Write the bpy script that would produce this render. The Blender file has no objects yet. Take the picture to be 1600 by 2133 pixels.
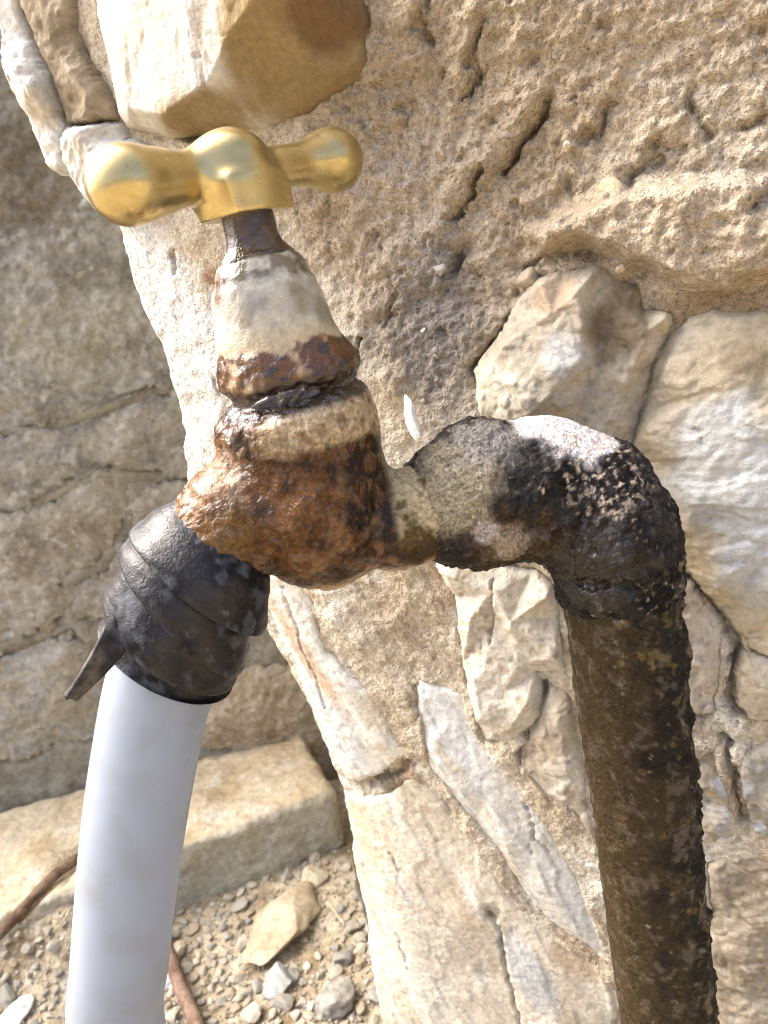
import bpy, math, random
import numpy as np
from mathutils import Vector, Matrix
from mathutils.geometry import delaunay_2d_cdt

random.seed(7)
rng = np.random.default_rng(11)
scene = bpy.context.scene
col = scene.collection
MM = 0.001
CAM_Z = 330.0                     # camera height above the ground, mm

# ------------------------------------------------------------------ camera
FPX = 1602.0
TH, RO = math.radians(17.0), math.radians(11.6)
r0 = np.array([1, 0, 0.]); fw = np.array([0, math.cos(TH), -math.sin(TH)]); u0 = np.array([0, math.sin(TH), math.cos(TH)])
rt = r0 * math.cos(RO) - u0 * math.sin(RO)
up = u0 * math.cos(RO) + r0 * math.sin(RO)
cam_d = bpy.data.cameras.new('camera')
cam = bpy.data.objects.new('camera', cam_d); col.objects.link(cam)
cam_d.sensor_fit = 'VERTICAL'; cam_d.sensor_height = 36.0
cam_d.lens = 36.0 * FPX / 2133.0
cam_d.clip_start = 0.005; cam_d.clip_end = 400.0
cam.matrix_world = Matrix(((rt[0], up[0], -fw[0], 0), (rt[1], up[1], -fw[1], 0), (rt[2], up[2], -fw[2], CAM_Z * MM), (0, 0, 0, 1)))
cam_d.dof.use_dof = True
cam_d.dof.focus_distance = 0.178
cam_d.dof.aperture_fstop = (cam_d.lens * MM) / 0.00095      # an entrance pupil of 0.75 mm
scene.camera = cam

# ------------------------------------------------------------------ light
SUN_AZ, SUN_EL = math.radians(-62.0), math.radians(55.0)     # azimuth from +Y, negative = towards the left
sun_from = Vector((math.sin(SUN_AZ) * math.cos(SUN_EL), math.cos(SUN_AZ) * math.cos(SUN_EL), math.sin(SUN_EL)))
sd_ = bpy.data.lights.new('sun', 'SUN'); sd_.energy = 1.0; sd_.angle = math.radians(58); sd_.color = (1.0, 0.98, 0.955)
so = bpy.data.objects.new('sun', sd_); col.objects.link(so); so.rotation_euler = sun_from.to_track_quat('Z', 'Y').to_euler(); so.location = (-1, -1, 2)
w = bpy.data.worlds.new('World'); scene.world = w; w.use_nodes = True
wn = w.node_tree; bg = wn.nodes['Background']
sky = wn.nodes.new('ShaderNodeTexSky'); sky.sky_type = 'NISHITA'; sky.sun_disc = False
sky.sun_elevation = SUN_EL; sky.sun_rotation = SUN_AZ
sky.air_density = 0.5; sky.dust_density = 8.0; sky.ozone_density = 0.5
wn.links.new(sky.outputs[0], bg.inputs[0]); bg.inputs[1].default_value = 0.15
scene.view_settings.view_transform = 'Standard'; scene.view_settings.look = 'None'
scene.view_settings.gamma = 1.0; scene.view_settings.use_curve_mapping = False
scene.view_settings.exposure = 2.45
scene.cycles.use_denoising = True; scene.cycles.denoising_prefilter = 'ACCURATE'; scene.cycles.filter_width = 1.05

# ------------------------------------------------------------------ projection helpers (camera at 0,0,0, millimetres)
def ray(px, py): return rt * ((px - 800) / FPX) - up * ((py - 1066.5) / FPX) + fw
def P(px, py, d): return ray(px, py) * d
def on_z(px, py, z):
    q = ray(px, py); return q * (z / q[2])

# ------------------------------------------------------------------ noise
_perm = rng.permutation(256).astype(np.int32); _perm = np.concatenate([_perm, _perm, _perm])
_g = np.array([[1,1,0],[-1,1,0],[1,-1,0],[-1,-1,0],[1,0,1],[-1,0,1],[1,0,-1],[-1,0,-1],[0,1,1],[0,-1,1],[0,1,-1],[0,-1,-1],[1,1,0],[-1,1,0],[0,-1,1],[0,-1,-1]], np.float32)
def perlin(p):
    p = np.asarray(p, np.float32)
    i = np.floor(p).astype(np.int32); f = p - i; i &= 255
    u = f * f * f * (f * (f * 6 - 15) + 10)
    out = 0.0
    for dx in (0, 1):
        wx = u[:, 0] if dx else 1 - u[:, 0]
        ax = _perm[i[:, 0] + dx]
        for dy in (0, 1):
            wy = u[:, 1] if dy else 1 - u[:, 1]
            ay = _perm[ax + i[:, 1] + dy]
            for dz in (0, 1):
                wz = u[:, 2] if dz else 1 - u[:, 2]
                g = _g[_perm[ay + i[:, 2] + dz] & 15]
                out = out + wx * wy * wz * (g[:, 0] * (f[:, 0] - dx) + g[:, 1] * (f[:, 1] - dy) + g[:, 2] * (f[:, 2] - dz))
    return out
def fbm(p, size, octv=3, seed=0.0, gain=0.5, ridged=False):
    """p in mm, size = feature size in mm; about -1..1"""
    q = np.asarray(p, np.float32) / size + np.float32(seed * 17.13 + 40)
    a, s, n = 1.0, 0.0, 0.0
    for o in range(octv):
        v = perlin(q)
        if ridged: v = 0.5 - np.abs(v) * 2
        s = s + a * v; n += a; a *= gain; q = q * 2.03 + 5.7
    return s / n * (1.0 if ridged else 1.5)
def sstep(a, b, x):
    t = np.clip((x - a) / (b - a), 0, 1); return t * t * (3 - 2 * t)

# ------------------------------------------------------------------ colours
KALB = 0.62
DESAT = 0.27
def C(r, g, b, k=1.0):
    c = np.array([r, g, b], float) / 255.0
    c = c + DESAT * (c.mean() - c)
    if DESAT: c = c * np.array([.99, .997, .978])
    return np.where(c <= 0.04045, c / 12.92, ((c + 0.055) / 1.055) ** 2.4) * KALB * k
def cmix(a, b, t):
    t = np.asarray(t)[..., None]; return a * (1 - t) + b * t

# ------------------------------------------------------------------ mesh helpers
def root(name, loc, label, cat, group=None):
    o = bpy.data.objects.new(name, None); col.objects.link(o)
    o.location = (loc[0] * MM, loc[1] * MM, (loc[2] + CAM_Z) * MM); o.empty_display_size = 0.01
    o['label'] = label; o['category'] = cat
    if group: o['group'] = group
    return o
def make(name, V, faces, mat, parent=None, cols=None, smooth=True, loc=None):
    """V in mm relative to the camera; faces: list of (n,3|4) int arrays"""
    V = np.asarray(V, float)
    base = np.array(loc if loc is not None else (0, 0, -CAM_Z))
    if parent is not None: base = np.array(parent.location) / MM - np.array([0, 0, CAM_Z])
    me = bpy.data.meshes.new(name)
    if not isinstance(faces, list): faces = [faces]
    faces = [np.asarray(f, np.int32) for f in faces if len(f)]
    me.vertices.add(len(V)); me.vertices.foreach_set('co', ((V - base) * MM).astype(np.float32).ravel())
    loops = np.concatenate([f.ravel() for f in faces]); nf = sum(len(f) for f in faces)
    tot = np.concatenate([np.full(len(f), f.shape[1], np.int32) for f in faces])
    st = np.concatenate([[0], np.cumsum(tot)[:-1]]).astype(np.int32)
    me.loops.add(len(loops)); me.loops.foreach_set('vertex_index', loops)
    me.polygons.add(nf); me.polygons.foreach_set('loop_start', st)
    me.update(calc_edges=True)
    me.polygons.foreach_set('use_smooth', np.full(nf, smooth))
    if cols is not None:
        ca = np.ones((len(V), 4), np.float32); cc = np.asarray(cols, np.float32); ca[:, :cc.shape[1]] = cc
        if cc.shape[1] == 3: ca[:, 3] = 0
        at = me.attributes.new('Col', 'FLOAT_COLOR', 'POINT'); at.data.foreach_set('color', ca.ravel())
    me.materials.append(mat)
    o = bpy.data.objects.new(name, me); col.objects.link(o)
    if parent is not None: o.parent = parent
    else: o.location = Vector(((base[0]) * MM, base[1] * MM, (base[2] + CAM_Z) * MM))
    return o
def vnormals(V, faces):
    n = np.zeros_like(V)
    for f in faces:
        a = np.cross(V[f[:, 2]] - V[f[:, 0]], V[f[:, -1]] - V[f[:, 1]])
        for k in range(f.shape[1]): np.add.at(n, f[:, k], a)
    return n / (np.linalg.norm(n, axis=1, keepdims=True) + 1e-9)

# ------------------------------------------------------------------ materials
def mat_attr(name, rough=0.8, wetrough=0.2, bumps=(), vary=0.25, vsize=1.0, spec=0.4, coat=0.0, metallic=0.0, sss=0.0):
    """colour from the 'Col' attribute (alpha = wetness) broken up by fine noise; bumps = [(feature mm, height mm, detail)]"""
    m = bpy.data.materials.new(name); m.use_nodes = True
    nt = m.node_tree; N, L = nt.nodes, nt.links
    b = N['Principled BSDF']
    at = N.new('ShaderNodeAttribute'); at.attribute_name = 'Col'
    tc = N.new('ShaderNodeTexCoord')
    nz = N.new('ShaderNodeTexNoise'); nz.inputs['Scale'].default_value = 1000.0 / vsize; nz.inputs['Detail'].default_value = 3; nz.inputs['Roughness'].default_value = 0.65
    L.new(tc.outputs['Object'], nz.inputs['Vector'])
    mr = N.new('ShaderNodeMapRange'); mr.inputs[1].default_value = 0.3; mr.inputs[2].default_value = 0.7
    mr.inputs[3].default_value = 1 - vary; mr.inputs[4].default_value = 1 + vary
    L.new(nz.outputs['Fac'], mr.inputs[0])
    mul = N.new('ShaderNodeVectorMath'); mul.operation = 'SCALE'
    L.new(at.outputs['Color'], mul.inputs[0]); L.new(mr.outputs[0], mul.inputs['Scale'])
    L.new(mul.outputs[0], b.inputs['Base Color'])
    rr = N.new('ShaderNodeMapRange'); rr.inputs[3].default_value = rough; rr.inputs[4].default_value = wetrough
    L.new(at.outputs['Alpha'], rr.inputs[0]); L.new(rr.outputs[0], b.inputs['Roughness'])
    sm = N.new('ShaderNodeMapRange'); sm.inputs[3].default_value = spec * .3; sm.inputs[4].default_value = spec; L.new(at.outputs['Alpha'], sm.inputs[0]); L.new(sm.outputs[0], b.inputs['Specular IOR Level']); b.inputs['Metallic'].default_value = metallic
    if coat:
        cm = N.new('ShaderNodeMath'); cm.operation = 'MULTIPLY'; cm.inputs[1].default_value = coat
        L.new(at.outputs['Alpha'], cm.inputs[0]); L.new(cm.outputs[0], b.inputs['Coat Weight']); b.inputs['Coat Roughness'].default_value = 0.06
    prev = None
    for size, height, det in bumps:
        t = N.new('ShaderNodeTexNoise'); t.inputs['Scale'].default_value = 1000.0 / size; t.inputs['Detail'].default_value = det; t.inputs['Roughness'].default_value = 0.6
        L.new(tc.outputs['Object'], t.inputs['Vector'])
        bp = N.new('ShaderNodeBump'); bp.inputs['Strength'].default_value = 1.0; bp.inputs['Distance'].default_value = height * MM
        L.new(t.outputs['Fac'], bp.inputs['Height'])
        if prev: L.new(prev.outputs[0], bp.inputs['Normal'])
        prev = bp
    if prev: L.new(prev.outputs[0], b.inputs['Normal'])
    if sss:
        b.inputs['Subsurface Weight'].default_value = sss; b.inputs['Subsurface Radius'].default_value = (1, 1, 1); b.inputs['Subsurface Scale'].default_value = 0.004
    return m
M_STONE = mat_attr('limestone', 0.82, 0.3, [(3.0, 0.6, 4), (0.5, 0.16, 1)], 0.16, 1.6)
M_MORTAR = mat_attr('mud_mortar', 0.92, 0.3, [(1.8, 1.5, 4), (0.6, 0.5, 1)], 0.3, 1.3, spec=0.2)
M_FARSTONE = mat_attr('old_rubble', 0.9, 0.3, [(5.0, 1.6, 4), (1.4, 0.5, 1)], 0.24, 4.0, spec=0.2)
M_RUST = mat_attr('wet_rust', 0.6, 0.12, [(1.3, 0.8, 3), (0.4, 0.12, 1)], 0.5, 0.9, spec=0.4, coat=0.3)
M_SCALE = mat_attr('lime_scale', 0.6, 0.15, [(1.6, 0.4, 3), (0.4, 0.1, 1)], 0.18, 1.5, spec=0.5, coat=0.35)
M_CRUST = mat_attr('black_crust', 0.7, 0.18, [(1.1, 1.5, 3), (0.4, 0.4, 1)], 0.5, 0.8, spec=0.35, coat=0.4)
M_RUBBER = mat_attr('perished_rubber', 0.66, 0.36, [(2.0, 0.3, 3), (0.5, 0.08, 1)], 0.4, 1.2, spec=0.45)
M_SOIL = mat_attr('dry_soil', 0.95, 0.4, [(6.0, 2.5, 4), (1.5, 0.8, 1)], 0.35, 5.0, spec=0.15)
M_PEBBLE = mat_attr('gravel_stone', 0.85, 0.4, [(2.5, 0.5, 2)], 0.25, 3.0, spec=0.25)
M_TWIG = mat_attr('dry_twig', 0.8, 0.4, [(1.5, 0.4, 2)], 0.3, 2.0, spec=0.25)

def mat_brass():
    m = bpy.data.materials.new('worn_brass'); m.use_nodes = True
    nt = m.node_tree; N, L = nt.nodes, nt.links; b = N['Principled BSDF']
    tc = N.new('ShaderNodeTexCoord')
    mp = N.new('ShaderNodeMapping'); mp.inputs['Scale'].default_value = (1, 1, 1); L.new(tc.outputs['Object'], mp.inputs[0])
    n1 = N.new('ShaderNodeTexNoise'); n1.inputs['Scale'].default_value = 130; n1.inputs['Detail'].default_value = 6; L.new(mp.outputs[0], n1.inputs['Vector'])
    cr = N.new('ShaderNodeValToRGB'); L.new(n1.outputs['Fac'], cr.inputs[0])
    e = cr.color_ramp.elements; e[0].position = 0.3; e[0].color = (0.38, 0.295, 0.125, 1); e[1].position = 0.66; e[1].color = (0.52, 0.42, 0.20, 1)
    L.new(cr.outputs[0], b.inputs['Base Color']); b.inputs['Metallic'].default_value = 0.92
    n2 = N.new('ShaderNodeTexNoise'); n2.inputs['Scale'].default_value = 420; n2.inputs['Detail'].default_value = 5; L.new(tc.outputs['Object'], n2.inputs['Vector'])
    mr = N.new('ShaderNodeMapRange'); mr.inputs[3].default_value = 0.2; mr.inputs[4].default_value = 0.38; L.new(n2.outputs['Fac'], mr.inputs[0]); L.new(mr.outputs[0], b.inputs['Roughness'])
    bp = N.new('ShaderNodeBump'); bp.inputs['Distance'].default_value = 0.00003; L.new(n2.outputs['Fac'], bp.inputs['Height']); L.new(bp.outputs[0], b.inputs['Normal'])
    return m
M_BRASS = mat_brass()
def mat_hose():
    m = bpy.data.materials.new('milky_plastic'); m.use_nodes = True
    nt = m.node_tree; N, L = nt.nodes, nt.links; b = N['Principled BSDF']
    tc = N.new('ShaderNodeTexCoord')
    n1 = N.new('ShaderNodeTexNoise'); n1.inputs['Scale'].default_value = 60; n1.inputs['Detail'].default_value = 5; n1.inputs['Roughness'].default_value = 0.65; L.new(tc.outputs['Object'], n1.inputs['Vector'])
    cr = N.new('ShaderNodeValToRGB'); L.new(n1.outputs['Fac'], cr.inputs[0])
    e = cr.color_ramp.elements; e[0].position = 0.34; e[0].color = (0.29, 0.30, 0.30, 1); e[1].position = 0.52; e[1].color = (0.36, 0.40, 0.455, 1)
    n2 = N.new('ShaderNodeTexNoise'); n2.inputs['Scale'].default_value = 420; n2.inputs['Detail'].default_value = 3; L.new(tc.outputs['Object'], n2.inputs['Vector'])
    gr = N.new('ShaderNodeMapRange'); gr.inputs[1].default_value = .70; gr.inputs[2].default_value = .78; gr.inputs[3].default_value = 1.0; gr.inputs[4].default_value = .55; L.new(n2.outputs['Fac'], gr.inputs[0])
    sc = N.new('ShaderNodeVectorMath'); sc.operation = 'SCALE'; L.new(cr.outputs[0], sc.inputs[0]); L.new(gr.outputs[0], sc.inputs['Scale'])
    L.new(sc.outputs[0], b.inputs['Base Color']); b.inputs['Roughness'].default_value = 0.4
    b.inputs['Subsurface Weight'].default_value = 0.6; b.inputs['Subsurface Radius'].default_value = (1, 1, 1); b.inputs['Subsurface Scale'].default_value = 0.006
    tr = N.new('ShaderNodeBsdfTranslucent'); tr.inputs[0].default_value = (0.56, 0.63, 0.72, 1)
    mx = N.new('ShaderNodeMixShader'); mx.inputs[0].default_value = 0.46; L.new(b.outputs[0], mx.inputs[1]); L.new(tr.outputs[0], mx.inputs[2])
    L.new(mx.outputs[0], N['Material Output'].inputs[0])
    return m
M_HOSE = mat_hose()

# ------------------------------------------------------------------ signed-distance modelling (surface nets)
def surface_net(func, lo, hi, h):
    lo = np.array(lo, float); n = np.ceil((np.array(hi) - lo) / h).astype(int) + 1
    ax = [lo[k] + h * np.arange(n[k]) for k in range(3)]
    X, Y, Z = np.meshgrid(*ax, indexing='ij')
    F = func(np.stack([X.ravel(), Y.ravel(), Z.ravel()], 1)).reshape(n).astype(np.float32)
    S = F < 0
    cs = [(a, b, c) for a in (0, 1) for b in (0, 1) for c in (0, 1)]
    sl = lambda A, o: A[o[0]:n[0] - 1 + o[0], o[1]:n[1] - 1 + o[1], o[2]:n[2] - 1 + o[2]]
    cnt = sum(sl(S, o).astype(np.int8) for o in cs)
    mix = (cnt > 0) & (cnt < 8)
    ijk = np.argwhere(mix)
    fv = {o: sl(F, o)[mix] for o in cs}
    acc = np.zeros((len(ijk), 3)); num = np.zeros(len(ijk))
    for a in cs:
        for k in range(3):
            if a[k]: continue
            b = list(a); b[k] = 1; b = tuple(b)
            fa, fb = fv[a], fv[b]; x = (fa < 0) != (fb < 0)
            t = np.where(x, fa / np.where(x, fa - fb, 1), 0)
            for d in range(3): acc[:, d] += np.where(x, a[d] + (t if d == k else 0), 0)
            num += x
    V = lo + (ijk + acc / num[:, None]) * h
    idx = np.full(mix.shape, -1, np.int32); idx[mix] = np.arange(len(ijk))
    Q = []
    for k in range(3):
        a, b = [d for d in range(3) if d != k]
        s0 = [slice(1, n[d] - 1) for d in range(3)]; s0[k] = slice(0, n[k] - 1)
        s1 = list(s0); s1[k] = slice(1, n[k])
        A, B = S[tuple(s0)], S[tuple(s1)]
        e = np.argwhere(A != B); flip = A[A != B]
        off = np.ones(3, int); off[k] = 0; e = e + off
        def cell(da, db):
            q = e.copy(); q[:, a] -= da; q[:, b] -= db
            return idx[q[:, 0], q[:, 1], q[:, 2]]
        q = np.stack([cell(1, 1), cell(0, 1), cell(0, 0), cell(1, 0)], 1)
        if k == 1: flip = ~flip
        q[~flip] = q[~flip][:, ::-1]
        Q.append(q)
    return V, np.concatenate(Q)
def smin(a, b, k):
    h = np.clip(0.5 + 0.5 * (b - a) / k, 0, 1); return b * (1 - h) + a * h - k * h * (1 - h)
def cone(p, a, b, ra, rb):
    a, b = np.array(a), np.array(b); ab = b - a
    t = np.clip(((p - a) @ ab) / (ab @ ab), 0, 1)
    return np.linalg.norm(p - a - t[:, None] * ab, axis=1) - (ra + (rb - ra) * t)
def chain(p, pts, rad, k=2.0):
    d = None
    for i in range(len(pts) - 1):
        c = cone(p, pts[i], pts[i + 1], rad[i], rad[i + 1]); d = c if d is None else smin(d, c, k)
    return d
def bounds(pts, pad):
    a = np.array(pts); return a.min(0) - pad, a.max(0) + pad
def blob(V, px, py, d, r, soft=0.35, amp=0.5, size=4.0, seed=0):
    """a stain: 0..1 mask round a point, ragged"""
    c = P(px, py, d); q = np.linalg.norm(V - c, axis=1) / r + amp * fbm(V, size, 3, seed)
    return 1 - sstep(1 - soft, 1 + soft, q)

# ------------------------------------------------------------------ height-field pieces (stones and mortar on a wall)
class Frame:
    def __init__(s, O, yaw):
        c, q = math.cos(yaw), math.sin(yaw)
        s.O = np.array(O, float); s.en = np.array([-q, -c, 0.]); s.es = np.array([c, -q, 0.]); s.et = np.array([0, 0, 1.])
    def st(s, px, py, h=0.0):
        q = ray(px, py); k = (h + s.O @ s.en) / (q @ s.en); p = q * k - s.O
        return p @ s.es, p @ s.et
    def world(s, S, T, H): return s.O + S[:, None] * s.es + T[:, None] * s.et + H[:, None] * s.en
def seg_dist(X, Y, poly, closed=True):
    """signed (inside +) distance to a polygon, or plain distance to a polyline"""
    d = np.full(X.shape, 1e9, np.float32); inside = np.zeros(X.shape, bool)
    n = len(poly)
    for i in range(n if closed else n - 1):
        (x0, y0), (x1, y1) = poly[i], poly[(i + 1) % n]
        dx, dy = x1 - x0, y1 - y0
        t = np.clip(((X - x0) * dx + (Y - y0) * dy) / (dx * dx + dy * dy + 1e-9), 0, 1)
        d = np.minimum(d, (X - x0 - t * dx) ** 2 + (Y - y0 - t * dy) ** 2)
        if closed and y0 != y1:
            c = (y0 > Y) != (y1 > Y); inside ^= c & (X < x0 + (Y - y0) * dx / dy)
    d = np.sqrt(d)
    return np.where(inside, d, -d) if closed else d
def blur(A, n):
    for _ in range(n):
        B = np.pad(A, 1, mode='edge')
        A = (B[1:-1, 1:-1] * 4 + B[:-2, 1:-1] * 2 + B[2:, 1:-1] * 2 + B[1:-1, :-2] * 2 + B[1:-1, 2:] * 2 + B[:-2, :-2] + B[:-2, 2:] + B[2:, :-2] + B[2:, 2:]) / 16
    return A
def tri_interp(S, T, pts):
    res = delaunay_2d_cdt([Vector(p[:2]) for p in pts], [], [], 0, 1e-5)
    vs, tris = res[0], res[2]
    hz = []
    for v in vs:
        d = [(v.x - p[0]) ** 2 + (v.y - p[1]) ** 2 for p in pts]; hz.append(pts[int(np.argmin(d))][2])
    H = np.zeros(S.shape)
    for t in tris:
        (x0, y0), (x1, y1), (x2, y2) = [(vs[i].x, vs[i].y) for i in t]
        de = (y1 - y2) * (x0 - x2) + (x2 - x1) * (y0 - y2)
        if abs(de) < 1e-9: continue
        a = ((y1 - y2) * (S - x2) + (x2 - x1) * (T - y2)) / de
        b = ((y2 - y0) * (S - x2) + (x0 - x2) * (T - y2)) / de
        c = 1 - a - b; m = (a > -1e-4) & (b > -1e-4) & (c > -1e-4)
        H = np.where(m, a * hz[t[0]] + b * hz[t[1]] + c * hz[t[2]], H)
    return H
def grid_mesh(fr, s, t, H, keep, back, backrows=1, D=None):
    """quads on the kept cells, a skirt back into the wall round the border"""
    ns, nt_ = len(s), len(t)
    S, T = np.meshgrid(s, t, indexing='ij')
    cell = keep[:-1, :-1] & keep[1:, :-1] & keep[1:, 1:] & keep[:-1, 1:]
    used = np.zeros(keep.shape, bool)
    for a in (0, 1):
        for b in (0, 1): used[a:ns - 1 + a, b:nt_ - 1 + b] |= cell
    idx = np.full(keep.shape, -1, np.int32); idx[used] = np.arange(used.sum())
    q = np.stack([idx[:-1, :-1][cell], idx[1:, :-1][cell], idx[1:, 1:][cell], idx[:-1, 1:][cell]], 1)
    US, UT = S[used].copy(), T[used].copy()
    e = np.concatenate([q[:, [0, 1]], q[:, [1, 2]], q[:, [2, 3]], q[:, [3, 0]]])
    key = np.sort(e, 1); k = key[:, 0].astype(np.int64) * (used.sum() + 1) + key[:, 1]
    _, first, cnt = np.unique(k, return_index=True, return_counts=True)
    be = e[first[cnt == 1]]
    bv = np.unique(be)
    if D is not None:                                     # pull the border onto the true outline
        gs, gt = np.gradient(D, s, t); g2 = (gs ** 2 + gt ** 2)[used][bv] + .05; dd = np.clip(D[used][bv], 0, None)
        ms, mt = -dd * gs[used][bv] / g2, -dd * gt[used][bv] / g2
        k_ = np.minimum(1, 1.2 * (s[1] - s[0] if len(s) < 3 else np.median(np.diff(s))) / (np.hypot(ms, mt) + 1e-9))
        US[bv] += ms * k_; UT[bv] += mt * k_
    V = fr.world(US, UT, H[used])
    m = np.full(used.sum(), -1, np.int32); m[bv] = np.arange(len(bv))
    Hb = H[used][bv]; nv = len(V); prev = {0: bv}
    faces = [q]; allV = [V]; cur = None; start = nv
    prev_of = lambda a: a
    for r in range(1, backrows + 1):
        f = r / backrows
        p = fr.world(US[bv], UT[bv], Hb * (1 - f) + back * f)
        allV.append(p)
        a, b = be[:, 0], be[:, 1]
        if r == 1: faces.append(np.stack([b, a, start + m[a], start + m[b]], 1))
        else:
            o = start - len(bv); faces.append(np.stack([o + m[b], o + m[a], start + m[a], start + m[b]], 1))
        start += len(bv)
    return np.concatenate(allV), faces, used, US, UT, bv
STONES = {}
CORNER = [(-75,-110),(2,90),(58,250),(104,352),(160,410),(196,520),(222,600),(258,690),(296,770),(324,850),(336,950),(350,1060),(400,1150),(470,1250),(552,1400),(616,1520),(664,1640),(688,1730),(704,1810),(732,1950),(752,2060),(768,2180)]     # left end of the main wall
def terrace(p, size, seed, k=3.0, octv=3):
    """flaked layers: flats with steep broken steps"""
    t = fbm(p, size, octv, seed) * k; b = np.floor(t); return (b + sstep(.72, 1.0, t - b)) / k
def facet(p, size, seed):
    """broken-rock relief: a few clipped planes from coarse noise"""
    n = fbm(p, size, 2, seed + .9); return np.abs(n) * 1.4 - .4 + .25 * np.floor(fbm(p, size * 1.6, 2, seed + 3.1) * 3)* .35
def stone(key, fr, outline, pts, parent, mat, cols, res=0.5, edge=1.0, drop=6.0, wdt=3.0, rag=1.0, relief=(10, 0.7), fine=(2.0, 0.18), stains=(), cracks=(), back=-8.0, csize=14.0, bl=2, wet=0.0, name='stone', seed=None, streak=None, hs=1.0, fac=.35, tamp=2.2, tsize=12.0):
    sd = (seed if seed is not None else len(STONES) * 1.37 + 1)
    poly = [fr.st(x, y, 0) for x, y in outline]
    STONES[key] = (fr, poly)
    a = np.array(poly); lo, hi = a.min(0) - 2, a.max(0) + 2
    s = np.arange(lo[0], hi[0], res); t = np.arange(lo[1], hi[1], res)
    S, T = np.meshgrid(s, t, indexing='ij')
    p3 = np.stack([S.ravel(), T.ravel(), np.full(S.size, sd * 9.1)], 1)
    D = seg_dist(S, T, poly) + (rag * (fbm(p3, 7, 3, sd) if rag < 1.5 or rag > 5 else fbm(p3, 17, 3, sd, gain=.3))).reshape(S.shape)
    cp = [(x, y, edge) for x, y in poly] + [(*fr.st(x, y, h * hs), h * hs) for x, y, h in pts]
    H = blur(tri_interp(S, T, cp), bl)
    pr = p3
    if streak:
        ca, sa = math.cos(streak[0]), math.sin(streak[0]); pr = np.stack([(p3[:, 0] * ca + p3[:, 1] * sa) / streak[1], (-p3[:, 0] * sa + p3[:, 1] * ca), p3[:, 2]], 1)
    H = H + (relief[1] * fbm(pr, relief[0], 4, sd + .3) + fine[1] * fbm(p3, fine[0], 3, sd + .7) + tamp * terrace(pr, tsize, sd + 6)).reshape(S.shape)
    H = H - .7 * drop * (1 - np.clip(D / (wdt * .55), 0, 1)) ** 2.0 + fac * facet(p3, 9, sd).reshape(S.shape)
    if key in ('ridge', 'apron'):                         # these two turn the corner of the wall
        ed = seg_dist(S, T, [fr.st(x, y, 0) for x, y in CORNER], False); H = H - 9 * (1 - np.clip(ed / 30, 0, 1)) ** 2 - 4 * (1 - np.clip(ed / 5, 0, 1)) ** 2
    for path, wd, dp in cracks:
        pl = [fr.st(x, y, 4) for x, y in path]
        cd = seg_dist(S + (1.3 * fbm(p3, 6, 3, 33)).reshape(S.shape), T + (1.3 * fbm(p3, 6, 3, 34)).reshape(S.shape), pl, False) + (.45 * fbm(p3, 2.5, 3, 3)).reshape(S.shape) + .1
        wd = wd * .7; H = H - dp * np.exp(-(np.maximum(cd, 0) / wd) ** 2)
    V, faces, used, us, ut, bv = grid_mesh(fr, s, t, H, D > 0, back, 1, D)
    n0 = used.sum(); q3 = np.stack([us, ut, np.full(n0, sd * 5)], 1)
    if streak:
        an, st_ = streak; ca, sa = math.cos(an), math.sin(an); q3 = np.stack([(us * ca + ut * sa) / st_, -us * sa + ut * ca, q3[:, 2]], 1)
    n1 = fbm(q3, csize, 4, sd + 2); n2 = fbm(q3, csize * 0.35, 3, sd + 4)
    c = cmix(np.broadcast_to(cols[0], (n0, 3)), cols[1], sstep(-0.35, 0.45, n1))
    if len(cols) > 2: c = cmix(c, cols[2], sstep(0.15, 0.6, n2))
    c = np.array(c); n3 = fbm(q3, 2.0 if res < .8 else 5.0, 3, sd + 5); vn = fbm(q3, csize * .9, 3, sd + 8, ridged=True)
    c = c * (1 - .28 * sstep(.3, .6, n3) - .3 * sstep(.40, .47, vn) * sstep(-.1, .3, n1))[:, None]
    c = cmix(c, np.minimum(cols[0] * 1.18, .62), .5 * sstep(.3, .6, -n3))
    for px, py, rx, ry, ang, cc, k in stains:
        x0, y0 = fr.st(px, py, 3); sc = abs(fr.st(px + 100, py, 3)[0] - x0) / 100
        ca, sa = math.cos(ang), math.sin(ang); dx, dy = us - x0, ut - y0
        q = np.sqrt(((dx * ca + dy * sa) / (rx * sc)) ** 2 + ((-dx * sa + dy * ca) / (ry * sc)) ** 2) + 0.45 * n1 + 0.3 * n2
        c = cmix(c, cc, k * (1 - sstep(0.6, 1.25, q)))
    full = np.zeros((len(V), 4)); full[:n0, :3] = c; full[n0:, :3] = np.tile(c[bv], ((len(V) - n0) // len(bv), 1)); full[:, 3] = wet
    return make(name, V, faces, mat, parent, full)

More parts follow.
